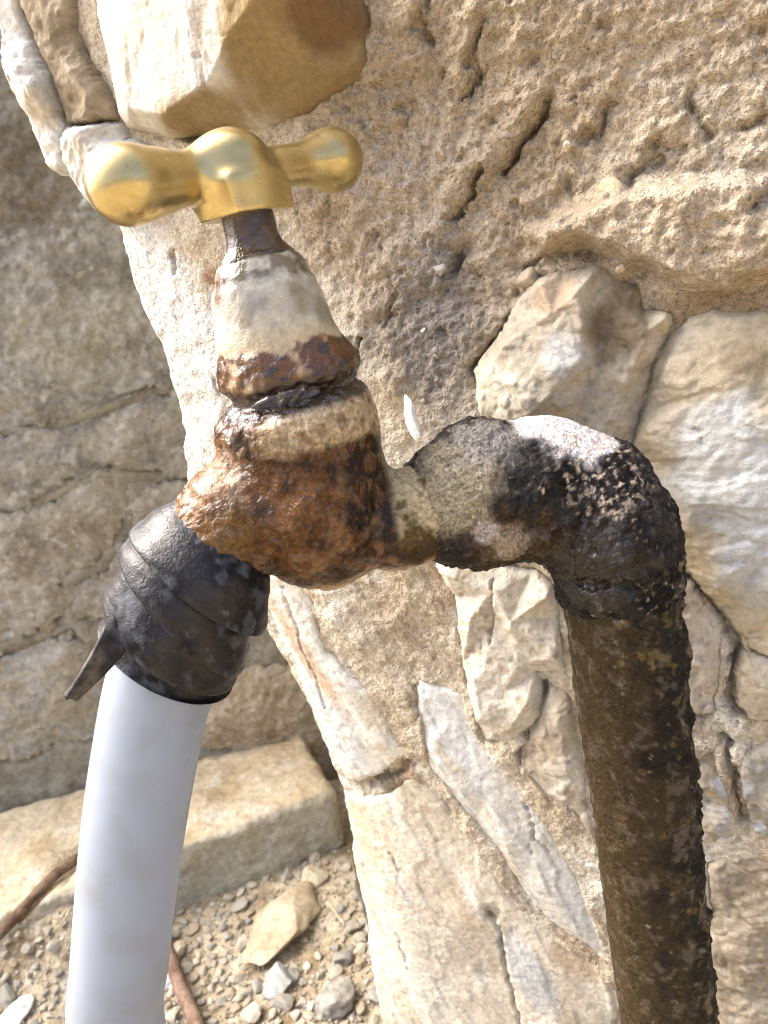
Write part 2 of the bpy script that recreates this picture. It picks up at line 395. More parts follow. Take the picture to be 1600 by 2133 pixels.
# ================================================================== GROUND
GZ = -CAM_Z
def build_ground():
    def axis(a, b, fine, lo, hi):
        m = list(np.arange(a, b + .1, fine)); o = []; x, st_ = b, fine
        while x < hi: st_ *= 1.5; x += st_; o.append(x)
        q = []; x, st_ = a, fine
        while x > lo: st_ *= 1.5; x -= st_; q.append(x)
        return np.array(q[::-1] + m + o)
    x = axis(-330, 60, 2.0, -60000, 60000); y = axis(200, 520, 2.0, -60000, 60000)
    X, Y = np.meshgrid(x, y, indexing='ij'); p = np.stack([X.ravel(), Y.ravel(), np.zeros(X.size)], 1)
    z = GZ + 3.0 * fbm(p, 60, 3, 1) + 1.2 * fbm(p, 9, 3, 2) - 1.5 + 38 * sstep(-178, -222, p[:, 0]) * sstep(325, 375, p[:, 1])
    V = np.stack([X.ravel(), Y.ravel(), z], 1)
    i = np.arange(len(x) * len(y)).reshape(len(x), len(y))
    q = np.stack([i[:-1, :-1].ravel(), i[1:, :-1].ravel(), i[1:, 1:].ravel(), i[:-1, 1:].ravel()], 1)
    n = fbm(p, 45, 4, 5); n2 = fbm(p, 14, 3, 6)
    c = cmix(np.broadcast_to(C(204, 184, 150), (len(p), 3)), C(158, 130, 90), sstep(-.2, .4, n)); c = cmix(c, C(216, 200, 172), sstep(.1, .5, n2))
    o = make('ground', V, q, M_SOIL, None, c); o['kind'] = 'structure'
    o['label'] = 'bare brown soil strewn with gravel at the foot of the walls'
    return o
GROUND = build_ground()

# ================================================================== MAIN STONE WALL
YAW = math.radians(24)
FW = Frame((0, 207, 0), YAW)
wall = root('stone_wall', (60, 190, GZ), 'rubble stone wall bedded in tan mud mortar right behind the tap', 'wall')
PALE, CREAM, WHITE = C(226, 214, 196), C(238, 226, 200), C(240, 236, 230)
TAN, GREY, BLUEG = C(205, 184, 156), C(186, 178, 168), C(202, 206, 212)
OCHRE, BROWN, PEACH = C(166, 134, 78), C(150, 120, 88), C(226, 192, 158)
def ws(key, outline, pts, cols, **k): return stone(key, FW, outline, pts, wall, M_STONE, cols, **k)

ws('top', [(195,-90),(205,20),(232,130),(250,240),(272,272),(360,290),(440,276),(560,266),(640,242),(720,192),(775,137),(768,60),(748,-90)],
   [(240,100,9),(268,225,9),(300,-60,13),(300,60,12),(340,240,15),(372,215,16),(425,175,18),(445,130,19.5),(478,60,21),(520,10,22.5),(570,-80,24),
    (640,120,11),(735,60,5),(758,128,2.5),(690,150,7),(600,225,5),(420,255,9),(520,190,12)],
   [PALE, WHITE, C(214, 202, 184)], edge=2, drop=7, wdt=2.6, rag=.8, relief=(12, .5), fine=(2.4, .2), csize=20, bl=0, tamp=1.4, fac=.15, streak=(1.3, 3),
   stains=[(640,110,190,165,-.35,OCHRE,.95),(470,245,120,45,0,OCHRE,.9),(700,60,60,50,0,C(120,70,36),.6)],
   cracks=[([(470,140),(560,175),(660,190)],.5,.8),([(480,90),(600,120),(740,130)],.35,.5)])
ws('slab', [(44,-90),(41,15),(62,70),(95,135),(142,262),(252,248),(236,200),(168,95),(152,40),(140,-90)],
   [(100,40,3),(110,100,3.5),(180,190,5),(170,250,6),(235,235,5)], [C(186,164,132), C(158,138,108), C(200,182,156)], edge=1, rag=.6, wdt=2, csize=14, bl=1)  # darker tan stands in for shade on this down-tilted face
ws('sliver', [(-60,-90),(-6,40),(6,100),(56,240),(102,345),(130,365),(142,352),(136,268),(98,150),(62,80),(38,20),(40,-90)],
   [(20,60,9),(60,180,10),(110,290,10),(15,-60,8),(35,160,7),(118,345,8)], [WHITE, PALE, C(206,190,170)], edge=2, rag=.7, wdt=2.5, csize=16, bl=1)
ws('block', [(138,264),(250,252),(266,286),(305,300),(300,430),(205,445),(165,392),(140,345)],
   [(150,275,8),(245,262,9),(200,330,10),(260,360,7),(180,390,6)], [WHITE, PALE], edge=2, rag=.7, wdt=3, csize=14)
ws('wedge', [(985,775),(1040,690),(1075,630),(1108,580),(1180,562),(1255,546),(1302,575),(1337,605),(1347,640),(1412,652),(1396,700),(1366,760),(1342,850),(1327,930),(1322,1010),(1100,1010),(1000,900)],
   [(1130,592,9),(1200,612,13),(1212,680,14.5),(1206,750,14),(1130,838,13),(1095,868,11),(1010,790,7),(1048,720,8),(1060,800,11),(1150,650,12),
    (1236,620,5),(1250,690,5),(1240,770,6),(1300,640,4),(1318,600,4),(1350,690,8),(1385,665,9),(1320,760,9),(1280,850,7),(1200,860,5),(1230,930,5),(1140,920,3)],
   [C(222,206,180), C(204,188,162), C(214,198,168)], edge=1, drop=6, wdt=2.2, rag=.8, relief=(9,.5), fine=(2.2,.4), bl=0, tamp=1.7, tsize=8, fac=.1,
   stains=[(1040,810,80,75,.4,CREAM,.95),(1160,610,60,40,0,C(206,168,132),.7),(1285,665,70,100,0,C(132,112,82),.9),(1185,730,50,50,0,BLUEG,.6)])
ws('slope', [(1425,655),(1480,644),(1600,640),(1780,640),(1800,1450),(1600,1376),(1540,1328),(1500,1274),(1440,1204),(1400,1150),(1318,1060),(1314,930),(1332,850),(1358,760),(1392,690)],
   [(1420,700,5),(1390,770,7),(1350,900,8),(1440,840,10),(1500,800,10),(1600,720,6),(1540,690,5),(1600,900,11),(1480,1000,11),(1600,1150,10),(1500,1200,9),(1420,1100,8),(1400,980,8)],
   [C(214,196,164), C(200,180,146), C(222,206,178)], edge=1, drop=5, wdt=3, rag=1, relief=(14,.9), fine=(2.2,.4), bl=0, tamp=2.0, tsize=11, fac=.15, streak=(.15,2.2), csize=18,
   stains=[(1545,1040,125,250,.12,BLUEG,.95),(1480,930,70,110,.3,C(222,220,214),.8),(1560,740,70,50,0,C(160,138,104),.7),(1590,780,45,60,0,C(120,110,86),.5)],
   cracks=[([(1440,880),(1465,920)],.6,1.0),([(1410,660),(1385,740),(1350,830)],.7,1.2)])
ws('chip', [(1398,1205),(1440,1208),(1480,1258),(1512,1320),(1508,1400),(1490,1484),(1430,1500),(1385,1400)],
   [(1415,1240,7),(1450,1300,6),(1425,1330,7),(1490,1360,5),(1470,1420,6),(1440,1470,5)], [PALE, TAN, C(190,172,146)], hs=.6, edge=1.0, fac=.2, wdt=2.5, rag=.9, bl=1)
ws('chip2', [(1548,1352),(1680,1380),(1680,1508),(1560,1502),(1532,1470),(1524,1400)],
   [(1560,1400,6),(1600,1440,7),(1660,1450,6)], [C(210,198,176), TAN], hs=.6, edge=1.0, fac=.2, wdt=3, rag=.9)
ws('chip3', [(1436,1565),(1500,1532),(1512,1600),(1548,1742),(1480,1765),(1440,1700)],
   [(1460,1620,5),(1500,1660,6),(1490,1720,4)], [C(220,206,182), C(200,182,154), BLUEG], hs=.6, edge=1.0, fac=.2, wdt=3, rag=.9)
ws('chip4', [(1532,1545),(1680,1520),(1680,1765),(1562,1735),(1538,1640)],
   [(1560,1600,6),(1620,1650,6),(1590,1710,4)], [C(190,180,164), C(170,158,138), BLUEG], hs=.6, edge=1.0, fac=.2, wdt=3, rag=.9)
ws('foot', [(1455,1785),(1560,1770),(1720,1800),(1760,2350),(1500,2350),(1470,2000)],
   [(1500,1850,4),(1580,1900,6),(1560,2050,7),(1640,2100,6),(1520,2250,5)], [C(200,182,156), C(176,156,128), C(214,200,176)], hs=.62, edge=1.2, wdt=5, rag=1.6, csize=12, relief=(10,1.0))
ws('facet', [(905,1172),(960,1150),(1110,1188),(1152,1214),(1168,1280),(1178,1400),(1116,1396),(1132,1440),(1127,1485),(1106,1510),(1066,1546),(1010,1536),(990,1502),(964,1380),(945,1240)],
   [(930,1195,7),(980,1290,9),(985,1420,8),(1000,1495,10),(1008,1400,8),(1016,1240,8),(1022,1300,4),(1034,1235,9),(1060,1300,9),(1145,1240,10),(1155,1370,8),(1080,1390,6),(1095,1470,10),(1060,1520,8),(1050,1440,7)],
   [PALE, C(234,222,204), TAN], hs=.6, edge=1.0, fac=.2, drop=5, wdt=1.8, rag=.7, bl=0, tamp=1.0, csize=12, relief=(8,.5), cracks=[([(1028,1212),(1022,1290),(1018,1345)],.5,2.0),([(985,1305),(1000,1360)],.35,1.2)])
ws('tuck', [(1078,1560),(1120,1506),(1142,1425),(1190,1430),(1250,1770),(1190,1695),(1130,1660),(1082,1605)],
   [(1130,1520,5),(1160,1480,6),(1180,1600,6),(1120,1600,4),(1200,1680,4)], [TAN, PALE, C(190,168,136)], hs=.6, edge=1.0, fac=.2, wdt=2.2, rag=.9, bl=1)
ws('bluestone', [(858,1400),(900,1412),(968,1440),(992,1502),(1012,1542),(1078,1625),(1150,1712),(1196,1800),(1252,1920),(1285,2010),(1240,1994),(1150,1940),(1080,1862),(1030,1772),(985,1722),(930,1652),(885,1602),(868,1520)],
   [(880,1450,6),(940,1500,5),(900,1560,9),(960,1640,9),(1020,1640,5),(1060,1760,9),(1110,1760,5),(1150,1880,9),(1180,1860,6),(1220,1950,6)],
   [C(228,222,212), C(234,235,237), C(232,218,198)], hs=.2, edge=-.4, fac=.15, tamp=1.8, tsize=20, drop=1.4, wdt=3.5, rag=3.6, relief=(12,.6), csize=16, streak=(-1.05, 3.5),
   cracks=[([(1088,1690),(1100,1715),(1108,1760),(1145,1800)],.45,2.2),([(1100,1770),(1105,1800)],.4,1.5),([(1078,1720),(1080,1745)],.3,1)])
ws('ridge', [(548,1140),(600,1176),(640,1268),(684,1350),(762,1420),(820,1500),(852,1572),(790,1610),(752,1640),(714,1652),(686,1602),(648,1502),(588,1372),(536,1270)],
   [(570,1200,6),(600,1290,5),(640,1360,8),(690,1420,8),(700,1520,10),(740,1560,9),(800,1540,8),(710,1620,8),(640,1460,6),(590,1340,6)],
   [C(246,234,216), WHITE, C(236,210,182)], hs=.22, edge=.9, fac=.15, tamp=1.8, tsize=20, drop=1.4, wdt=4, rag=3.6, csize=16, streak=(-1.1, 3), relief=(12,.7),
   stains=[(628,1380,26,130,.42,C(206,160,118),.75),(700,1540,50,90,.3,BLUEG,.6),(780,1480,40,60,.3,C(206,186,152),.7)],
   cracks=[([(575,1230),(605,1310),(662,1490)],.6,1.6)])
ws('apron', [(704,1672),(770,1660),(858,1606),(890,1640),(985,1738),(1085,1884),(1160,1954),(1262,2016),(1330,2350),(850,2350),(778,2150),(748,2000),(722,1810)],
   [(740,1740,5),(830,1680,6),(880,1760,8),(800,1850,7),(900,1900,9),(960,1800,7),(1000,1880,9),(1060,1960,5),(1100,2000,9),(880,2050,8),(960,2100,8),(1020,2080,8),(800,2020,6),(1160,2080,9),(1200,2040,7),(850,2133,9),(1050,2250,7)],
   [C(236,222,200), C(222,202,174), C(244,236,222)], hs=.22, edge=.9, fac=.15, tamp=1.6, tsize=24, drop=1.4, wdt=4, rag=3.6, relief=(14,1.0), csize=20, streak=(-1.15, 2.6),
   stains=[(870,2060,55,110,.5,C(230,226,212),.8),(1100,2040,45,120,.4,BLUEG,.85),(1000,1990,60,80,.2,C(196,180,158),.6),(1190,2010,60,40,-.6,C(202,166,126),.7),(750,1750,40,100,.2,PEACH,.7),(1010,1910,30,26,0,C(120,108,96),.6)],
   cracks=[([(1018,1915),(1036,1950),(1042,1990),(1048,2030),(1075,2133),(1090,2220)],.8,3.4),([(805,1790),(830,1830)],.6,1.5),([(880,1735),(905,1770)],.4,1),([(820,1960),(830,2000),(845,2040)],.8,1.2)])

def pebble_mesh(seed, n=2):
    import bmesh
    bm = bmesh.new(); bmesh.ops.create_icosphere(bm, subdivisions=n, radius=1.0)
    v = np.array([x.co[:] for x in bm.verts]); f = np.array([[x.index for x in t.verts] for t in bm.faces]); bm.free()
    r_ = np.random.default_rng(seed)
    for _ in range(9):                                  # flat chipped faces
        d = r_.normal(size=3); d /= np.linalg.norm(d); k = r_.uniform(.45, .8); h = v @ d
        v = v - np.maximum(h - k, 0)[:, None] * d * .9
    v *= (1 + .18 * fbm(v, .9, 2, seed))[:, None]
    return v, f

# mortar: one bed over the whole face, pressed back under the stones
def build_mortar():
    left = [FW.st(x, y, 0) for x, y in CORNER]
    s_b, s_t = left[-1][0], left[0][0]
    poly = [(s_t - 12, 260)] + left + [(s_b + 8, GZ - 8), (420, GZ - 8), (420, 260)]
    def axis(a, b, fine, lo, hi):
        m = list(np.arange(a, b, fine)); x, st_ = m[-1], fine; o = []
        while x < hi: st_ = min(st_ * 1.25, 9); x += st_; o.append(x)
        x, st_ = a, fine; q = []
        while x > lo: st_ = min(st_ * 1.25, 9); x -= st_; q.append(x)
        return np.array(q[::-1] + m + o)
    s_hi = FW.st(1640, 1000)[0]; t_lo = FW.st(900, 2180)[1]; t_hi = FW.st(900, -40)[1]
    s = axis(left[0][0], s_hi, .52, left[0][0] - 22, 424); t = axis(t_lo, t_hi, .52, GZ - 12, 264)
    S, T = np.meshgrid(s, t, indexing='ij'); sh = S.shape
    p3 = np.stack([S.ravel(), T.ravel(), np.full(S.size, 3.3)], 1)
    F = lambda size, o, sd, **k: fbm(p3, size, o, sd, **k).reshape(sh)
    D = seg_dist(S, T, poly) + 1.2 * F(9, 3, 2)
    # the upper right is crumbly, the lower left trowelled smooth
    x0, y0 = FW.st(1150, 330, 0)
    crumb = 1 - sstep(.75, 1.5, np.sqrt(((S - x0) / 62) ** 2 + ((T - y0) / 46) ** 2) + .25 * F(20, 3, 4))
    crumb = np.maximum(crumb, .25)
    H = 2.0 * F(34, 3, 1) + .9 * F(11, 3, 5)
    lump = F(3.4, 4, 7, gain=.6)
    H = H + crumb * (1.7 * lump + 1.7 * F(9, 3, 12) + .6 * F(1.5, 2, 9, ridged=True)) + .18 * F(2.2, 3, 10)
    # the lower wall is flaked into slanting layers
    ca, sa = math.cos(-1.12), math.sin(-1.12)
    ps = np.stack([(p3[:, 0] * ca + p3[:, 1] * sa) / 3.2, -p3[:, 0] * sa + p3[:, 1] * ca, p3[:, 2]], 1)
    low_ = 1 - sstep(-62, -30, T + 6 * F(25, 2, 51))
    H = H + low_ * (1.9 * terrace(ps, 15, 52).reshape(sh) + .7 * fbm(ps, 7, 3, 53).reshape(sh) + .9)
    # pits
    H = H - crumb * 1.3 * sstep(.42, .6, F(5, 3, 13))
    # the overhanging lip of mortar above the lower stones
    lip = [FW.st(x, y, 5) for x, y in [(1060,470),(1120,560),(1200,520),(1300,560),(1360,600),(1440,604),(1510,622),(1600,598),(1720,590),(1720,360),(1500,330),(1300,380),(1150,430)]]
    ld = seg_dist(S, T, lip) + 2.0 * F(12, 3, 15)
    H = H + 9.0 * sstep(-.3, 5, ld)
    W1, W2, W3 = 2.6 * F(6, 3, 22), 2.6 * F(6, 3, 23), .9 * F(2.2, 3, 21)
    for path, wd, dp in [([(885,-40),(870,60),(885,80)],1.6,6),([(1000,40),(985,100),(985,150),(960,200)],1.3,5),
                         ([(1128,205),(1105,265),(1080,305),(1040,345)],1.5,8),([(1005,355),(985,400),(945,452)],1.6,8),
                         ([(1262,210),(1240,250),(1212,295)],1.6,4.5),([(940,530),(925,575)],1.3,6),([(1380,310),(1340,350),(1310,375)],2,5),
                         ([(1440,210),(1470,280)],1.5,3.5),([(1600,380),(1580,420)],2.5,6),([(1050,690),(985,770)],2.2,7),([(750,712),(742,748)],1.1,5),
                         ([(1600,240),(1560,250)],2,4),([(330,930),(335,960),(315,985)],1.0,4),([(440,790),(450,830)],1.2,2.5),([(340,530),(348,580)],1.0,3),([(1090,570),(1130,540),(1260,520)],1.5,4),
                         ([(820,600),(800,680)],.8,1.5),([(870,1500),(865,1440)],1.2,3),([(365,280),(420,284)],2.0,8),([(1480,1250),(1526,1310),(1532,1400),(1516,1470),(1548,1500)],2.4,9),([(1128,1435),(1136,1482),(1106,1520),(1086,1592)],1.6,7),([(770,1648),(812,1622),(852,1598)],3.0,3.5),([(1420,1200),(1475,1240)],1.8,6),([(1505,1540),(1520,1600),(1550,1720)],1.4,6)]:
        pl = [FW.st(x, y, 2) for x, y in path]
        cd = np.maximum(seg_dist(S + W1, T + W2, pl, False) + W3, 0)
        H = H - .7 * dp * np.exp(-(cd / (.55 * wd)) ** 2)
        (ax_, ay_), (bx_, by_) = pl[0], pl[-1]
        side = np.tanh(((S - ax_) * (by_ - ay_) - (T - ay_) * (bx_ - ax_)) / math.hypot(bx_ - ax_, by_ - ay_) / 1.2)
        H = H + .22 * dp * side * np.exp(-(cd / 6) ** 2) * np.minimum(crumb * 1.5, 1)
    JN = F(16, 2, 31)
    for key, (fr, q) in STONES.items():
        if fr is not FW: continue
        a = np.array(q); lo, hi = a.min(0) - 8, a.max(0) + 8
        si = slice(*np.searchsorted(s, [lo[0], hi[0]])); ti = slice(*np.searchsorted(t, [lo[1], hi[1]]))
        d = seg_dist(S[si, ti], T[si, ti], q)
        H[si, ti] = np.minimum(H[si, ti], H[si, ti] * .4 + 4) * (d > -4) + H[si, ti] * (d <= -4)
        fl = key in ('bluestone', 'ridge', 'apron', 'tuck', 'foot', 'chip3', 'chip4')
        H[si, ti] -= 7 * sstep(1.6 if fl else 0, 5, d) + (.3 if fl else 1.8) * np.exp(-(d / .7) ** 2) * sstep(.05, .5, JN[si, ti])
    H = H - 11 * (1 - np.clip(D / 6, 0, 1)) ** 2.4 - 9 * (1 - np.clip(D / 34, 0, 1)) ** 2
    V, faces, used, us, ut, bv = grid_mesh(FW, s, t, H, D > 0, -230, 12, D)
    n0 = used.sum(); q3 = np.stack([us, ut, np.full(n0, 8.)], 1); cr = crumb[used]
    n1, n2, n3 = fbm(q3, 30, 4, 41), fbm(q3, 7, 3, 42), fbm(q3, 2.4, 3, 43)
    lw = low_[used]; ns = fbm(np.stack([(us * ca + ut * sa) / 4, -us * sa + ut * ca, q3[:, 2]], 1), 9, 4, 44)
    base = cmix(np.broadcast_to(C(240, 224, 198), (n0, 3)), C(220, 196, 162), sstep(-.4, .5, n1))
    tan = cmix(np.broadcast_to(C(220, 196, 164), (n0, 3)), C(200, 174, 138), sstep(-.4, .5, n1))
    c = cmix(base, tan, sstep(.3, .9, cr)); c = cmix(c, C(246, 238, 222), .8 * lw * sstep(-.1, .4, ns)); c = cmix(c, C(206, 176, 138), .6 * lw * sstep(.1, .5, -ns)); c = cmix(c, C(184, 162, 136), .5 * sstep(.1, .6, n2)); c = cmix(c, C(232, 220, 200), .5 * sstep(.35, .7, n3))
    def st_(px, py, rx, ry, ang, cc, k):
        nonlocal c
        x0, y0 = FW.st(px, py, 0); sc = abs(FW.st(px + 100, py, 0)[0] - x0) / 100
        ca, sa = math.cos(ang), math.sin(ang); dx, dy = us - x0, ut - y0
        q = np.sqrt(((dx * ca + dy * sa) / (rx * sc)) ** 2 + ((-dx * sa + dy * ca) / (ry * sc)) ** 2) + .4 * n1 + .25 * n2
        c = cmix(c, cc, k * (1 - sstep(.6, 1.3, q)))
    st_(330, 640, 110, 260, .35, C(252, 248, 242), .95); st_(390, 880, 90, 220, .2, C(248, 240, 226), .95)
    st_(900, 680, 110, 170, -.3, C(172, 160, 148), .9); st_(820, 420, 90, 150, 0, C(218, 196, 172), .6)
    st_(440, 575, 22, 18, 0, C(186, 128, 84), .8); st_(1540, 250, 120, 140, 0, C(214, 196, 170), .6)
    st_(1480, 640, 180, 35, 0, C(168, 132, 88), .6); st_(820, 1330, 110, 130, 0, C(214, 190, 160), .6); st_(915, 1220, 30, 60, 0, C(178, 134, 98), .6)
    st_(808, 1622, 46, 30, .4, C(118, 102, 80), .8); st_(870, 1640, 22, 80, .3, C(186, 142, 100), .7); st_(1500, 1230, 60, 50, .8, C(188, 150, 108), .7); st_(1170, 1880, 40, 120, .3, C(206, 170, 134), .7)  # first, dark patch paints in the shadow of the notch under the ridge
    full = np.zeros((len(V), 3)); full[:n0] = c; full[n0:] = np.tile(c[bv], (12, 1))
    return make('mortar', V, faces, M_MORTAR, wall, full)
build_mortar()
for i, (px, py, rx, ry, h, cc, ang) in enumerate([(1275,405,44,36,4.5,C(234,200,158),.3),(1272,482,20,18,4,C(214,182,156),0),(1100,578,26,26,3.5,C(206,184,154),0),(912,562,15,15,2.5,C(206,196,184),0),
        (855,872,18,54,8,C(255,252,240,1.4),.08),(1500,555,14,12,8,C(226,200,170),0),(1435,560,12,11,8,C(224,204,176),0),(905,745,9,8,2,C(222,206,190),0),(985,868,9,9,2,C(206,192,176),0),
        (880,835,10,9,2,C(210,190,172),0),(920,880,9,8,2,C(226,208,190),0),(878,690,8,7,2,C(226,214,200),0),(1290,560,10,9,6,C(220,196,164),0),(1180,300,9,8,3,C(226,204,176),0)]):
    v, f = pebble_mesh(100 + i, 3)
    s_, t_ = FW.st(px, py, h); sc = np.linalg.norm(FW.world(np.array([s_]), np.array([t_]), np.array([h]))[0]) / FPX * .97
    a = v[:, 0] * rx * sc; b = v[:, 1] * ry * sc; ca, sa = math.cos(ang), math.sin(ang)
    Vp = FW.world(s_ + a * ca - b * sa, t_ + a * sa + b * ca, h - 1.2 - .3 * min(rx, ry) * sc + v[:, 2] * min(rx, ry) * sc)
    k = fbm(Vp, 2.5, 3, i)[:, None]
    make('pebble', Vp, f, M_STONE, wall, cc * (1 + .18 * k))

# ================================================================== FAR RUBBLE WALL ON THE LEFT
FL = Frame((0, 478, 0), math.radians(-4))
far = root('rubble_wall', (-150, 490, GZ), 'weathered grey rubble wall set back on the left, out of focus', 'wall')
def fs(key, outline, pts, cols, **k):
    kw = dict(res=1.05, drop=4, wdt=3, rag=6, relief=(30, 3.4), fine=(6, .7), csize=22, back=-20, hs=.4, tamp=2.2, tsize=40); kw.update(k)
    return stone(key, FL, outline, pts, far, M_FARSTONE, [.84 * np.asarray(c) + .03 * np.asarray(c).mean() for c in cols], **kw)
G1, G2, G3 = C(190, 187, 178), C(156, 152, 142), C(208, 204, 194)
fs('f1', [(-260,40),(430,20),(450,792),(300,818),(200,852),(90,886),(-230,925)], [(0,300,12),(150,420,14),(100,600,18),(250,650,14),(60,800,14),(330,740,9),(-80,600,14)], [G1, G2, G3], relief=(30, 4.5), fine=(7, 1.6),
   stains=[(60,360,120,150,0,C(120,104,84),.7),(150,700,160,100,0,C(182,176,156),.6)], cracks=[([(225,838),(305,808)],.9,7)])
fs('f2', [(-280,936),(80,896),(200,860),(320,818),(450,800),(450,985),(330,988),(230,972),(150,1002),(60,1056),(-240,1062)], [(0,960,12),(150,900,14),(260,880,15),(250,940,13),(60,1020,11)], [C(190,180,164), G2, G3])
fs('f3', [(-220,1074),(60,1064),(150,1012),(240,984),(252,1040),(264,1092),(205,1180),(132,1200),(146,1262),(120,1302),(40,1334),(-270,1390)], [(0,1120,14),(160,1060,15),(60,1200,15),(100,1260,13)], [C(194,184,164), C(170,156,134), G3])
fs('f4', [(262,1000),(470,1000),(470,1390),(275,1390),(205,1294),(152,1290),(152,1216),(218,1184),(274,1104)], [(320,1080,12),(260,1200,14),(200,1250,12),(300,1330,12),(420,1200,10)], [C(184,174,156), C(160,148,130), C(202,192,174)])
fs('f5', [(-240,1404),(50,1348),(150,1312),(222,1392),(264,1500),(200,1540),(120,1550),(40,1580),(-290,1650)], [(20,1420,15),(140,1370,15),(180,1470,16),(40,1520,12)], [C(190,176,148), G1, C(206,192,166)])
fs('f6', [(235,1402),(640,1380),(680,1500),(680,1580),(420,1560),(272,1530)], [(300,1460,14),(480,1440,15),(600,1470,12),(470,1520,15)], [C(214,192,158), C(192,166,128), C(226,208,180)])
def build_far_mortar():
    s = np.arange(-520, 260, 2.2); t = np.arange(GZ - 5, 214, 2.2)
    S, T = np.meshgrid(s, t, indexing='ij'); p3 = np.stack([S.ravel(), T.ravel(), np.full(S.size, 1.)], 1)
    H = (4 * fbm(p3, 60, 3, 2) + 2.4 * fbm(p3, 14, 4, 3)).reshape(S.shape) + 1.6
    for key, (fr, q) in STONES.items():
        if fr is FL: d = seg_dist(S, T, q); H = H - 10 * sstep(0, 7, d) - 1.5 * np.exp(-(d / 2) ** 2)
    V, faces, used, us, ut, bv = grid_mesh(FL, s, t, H, np.ones(S.shape, bool), -120, 3)
    n0 = used.sum(); q3 = np.stack([us, ut, np.zeros(n0)], 1)
    c = cmix(np.broadcast_to(C(172, 164, 146), (n0, 3)), C(148, 138, 118), sstep(-.3, .4, fbm(q3, 30, 4, 5)))
    full = np.zeros((len(V), 3)); full[:n0] = c; full[n0:] = np.tile(c[bv], (3, 1))
    make('mortar', V, faces, M_FARSTONE, far, full)
build_far_mortar()

# ledge stone on the ground at the foot of the far wall
def build_ledge():
    A, B = on_z(345, 1905, GZ), on_z(705, 1762, GZ); e = (B - A) / np.linalg.norm(B - A); nrm = np.array([e[1], -e[0], 0])    # towards the camera
    z1 = None
    for z in np.arange(GZ + 20, GZ + 90, .5):               # height of the top arris: it stands over the foot line
        p = on_z(520, 1712, z)
        if (p - A) @ nrm < 0.5: z1 = z
    print('ledge top', z1 - GZ); half = np.array([170., 55., (z1 - GZ + 16) / 2])
    cen = B - e * (half[0] - 4) - nrm * half[1]; cen[2] = (z1 + GZ - 16) / 2
    def f(p):
        q = np.stack([(p - cen) @ e, (p - cen) @ nrm, p[:, 2] - cen[2]], 1)
        q[:, 2] += 0.06 * q[:, 0] * 0
        d = np.abs(q) - (half - 5); 
        return np.linalg.norm(np.maximum(d, 0), axis=1) + np.minimum(d.max(1), 0) - 5
    ext = np.array([abs(e[0]) * half[0] + abs(nrm[0]) * half[1], abs(e[1]) * half[0] + abs(nrm[1]) * half[1], half[2]]) + 6
    V, Q = surface_net(f, cen - ext, cen + ext, 1.9)
    n = vnormals(V, [Q]); V = V + n * (4.0 * fbm(V, 50, 3, 1) + 1.6 * fbm(V, 14, 3, 2) + 2.5 * terrace(V, 30, 3))[:, None]
    c = cmix(np.broadcast_to(C(232, 210, 172), (len(V), 3)), C(212, 182, 136), sstep(-.2, .5, fbm(V, 45, 4, 3))); c = cmix(c, C(232, 216, 190), sstep(.2, .6, fbm(V, 20, 3, 4)))
    front = sstep(.4, .8, n @ nrm); c = cmix(c, C(196, 190, 168), .8 * front)  # front face coloured greyer to paint in its shade
    o = make('ledge_stone', V, Q, M_FARSTONE, None, c, loc=cen - np.array([0, 0, half[2]]))
    o['label'] = 'long squared stone block forming a low ledge below the rubble wall'; o['category'] = 'stone block'
build_ledge()

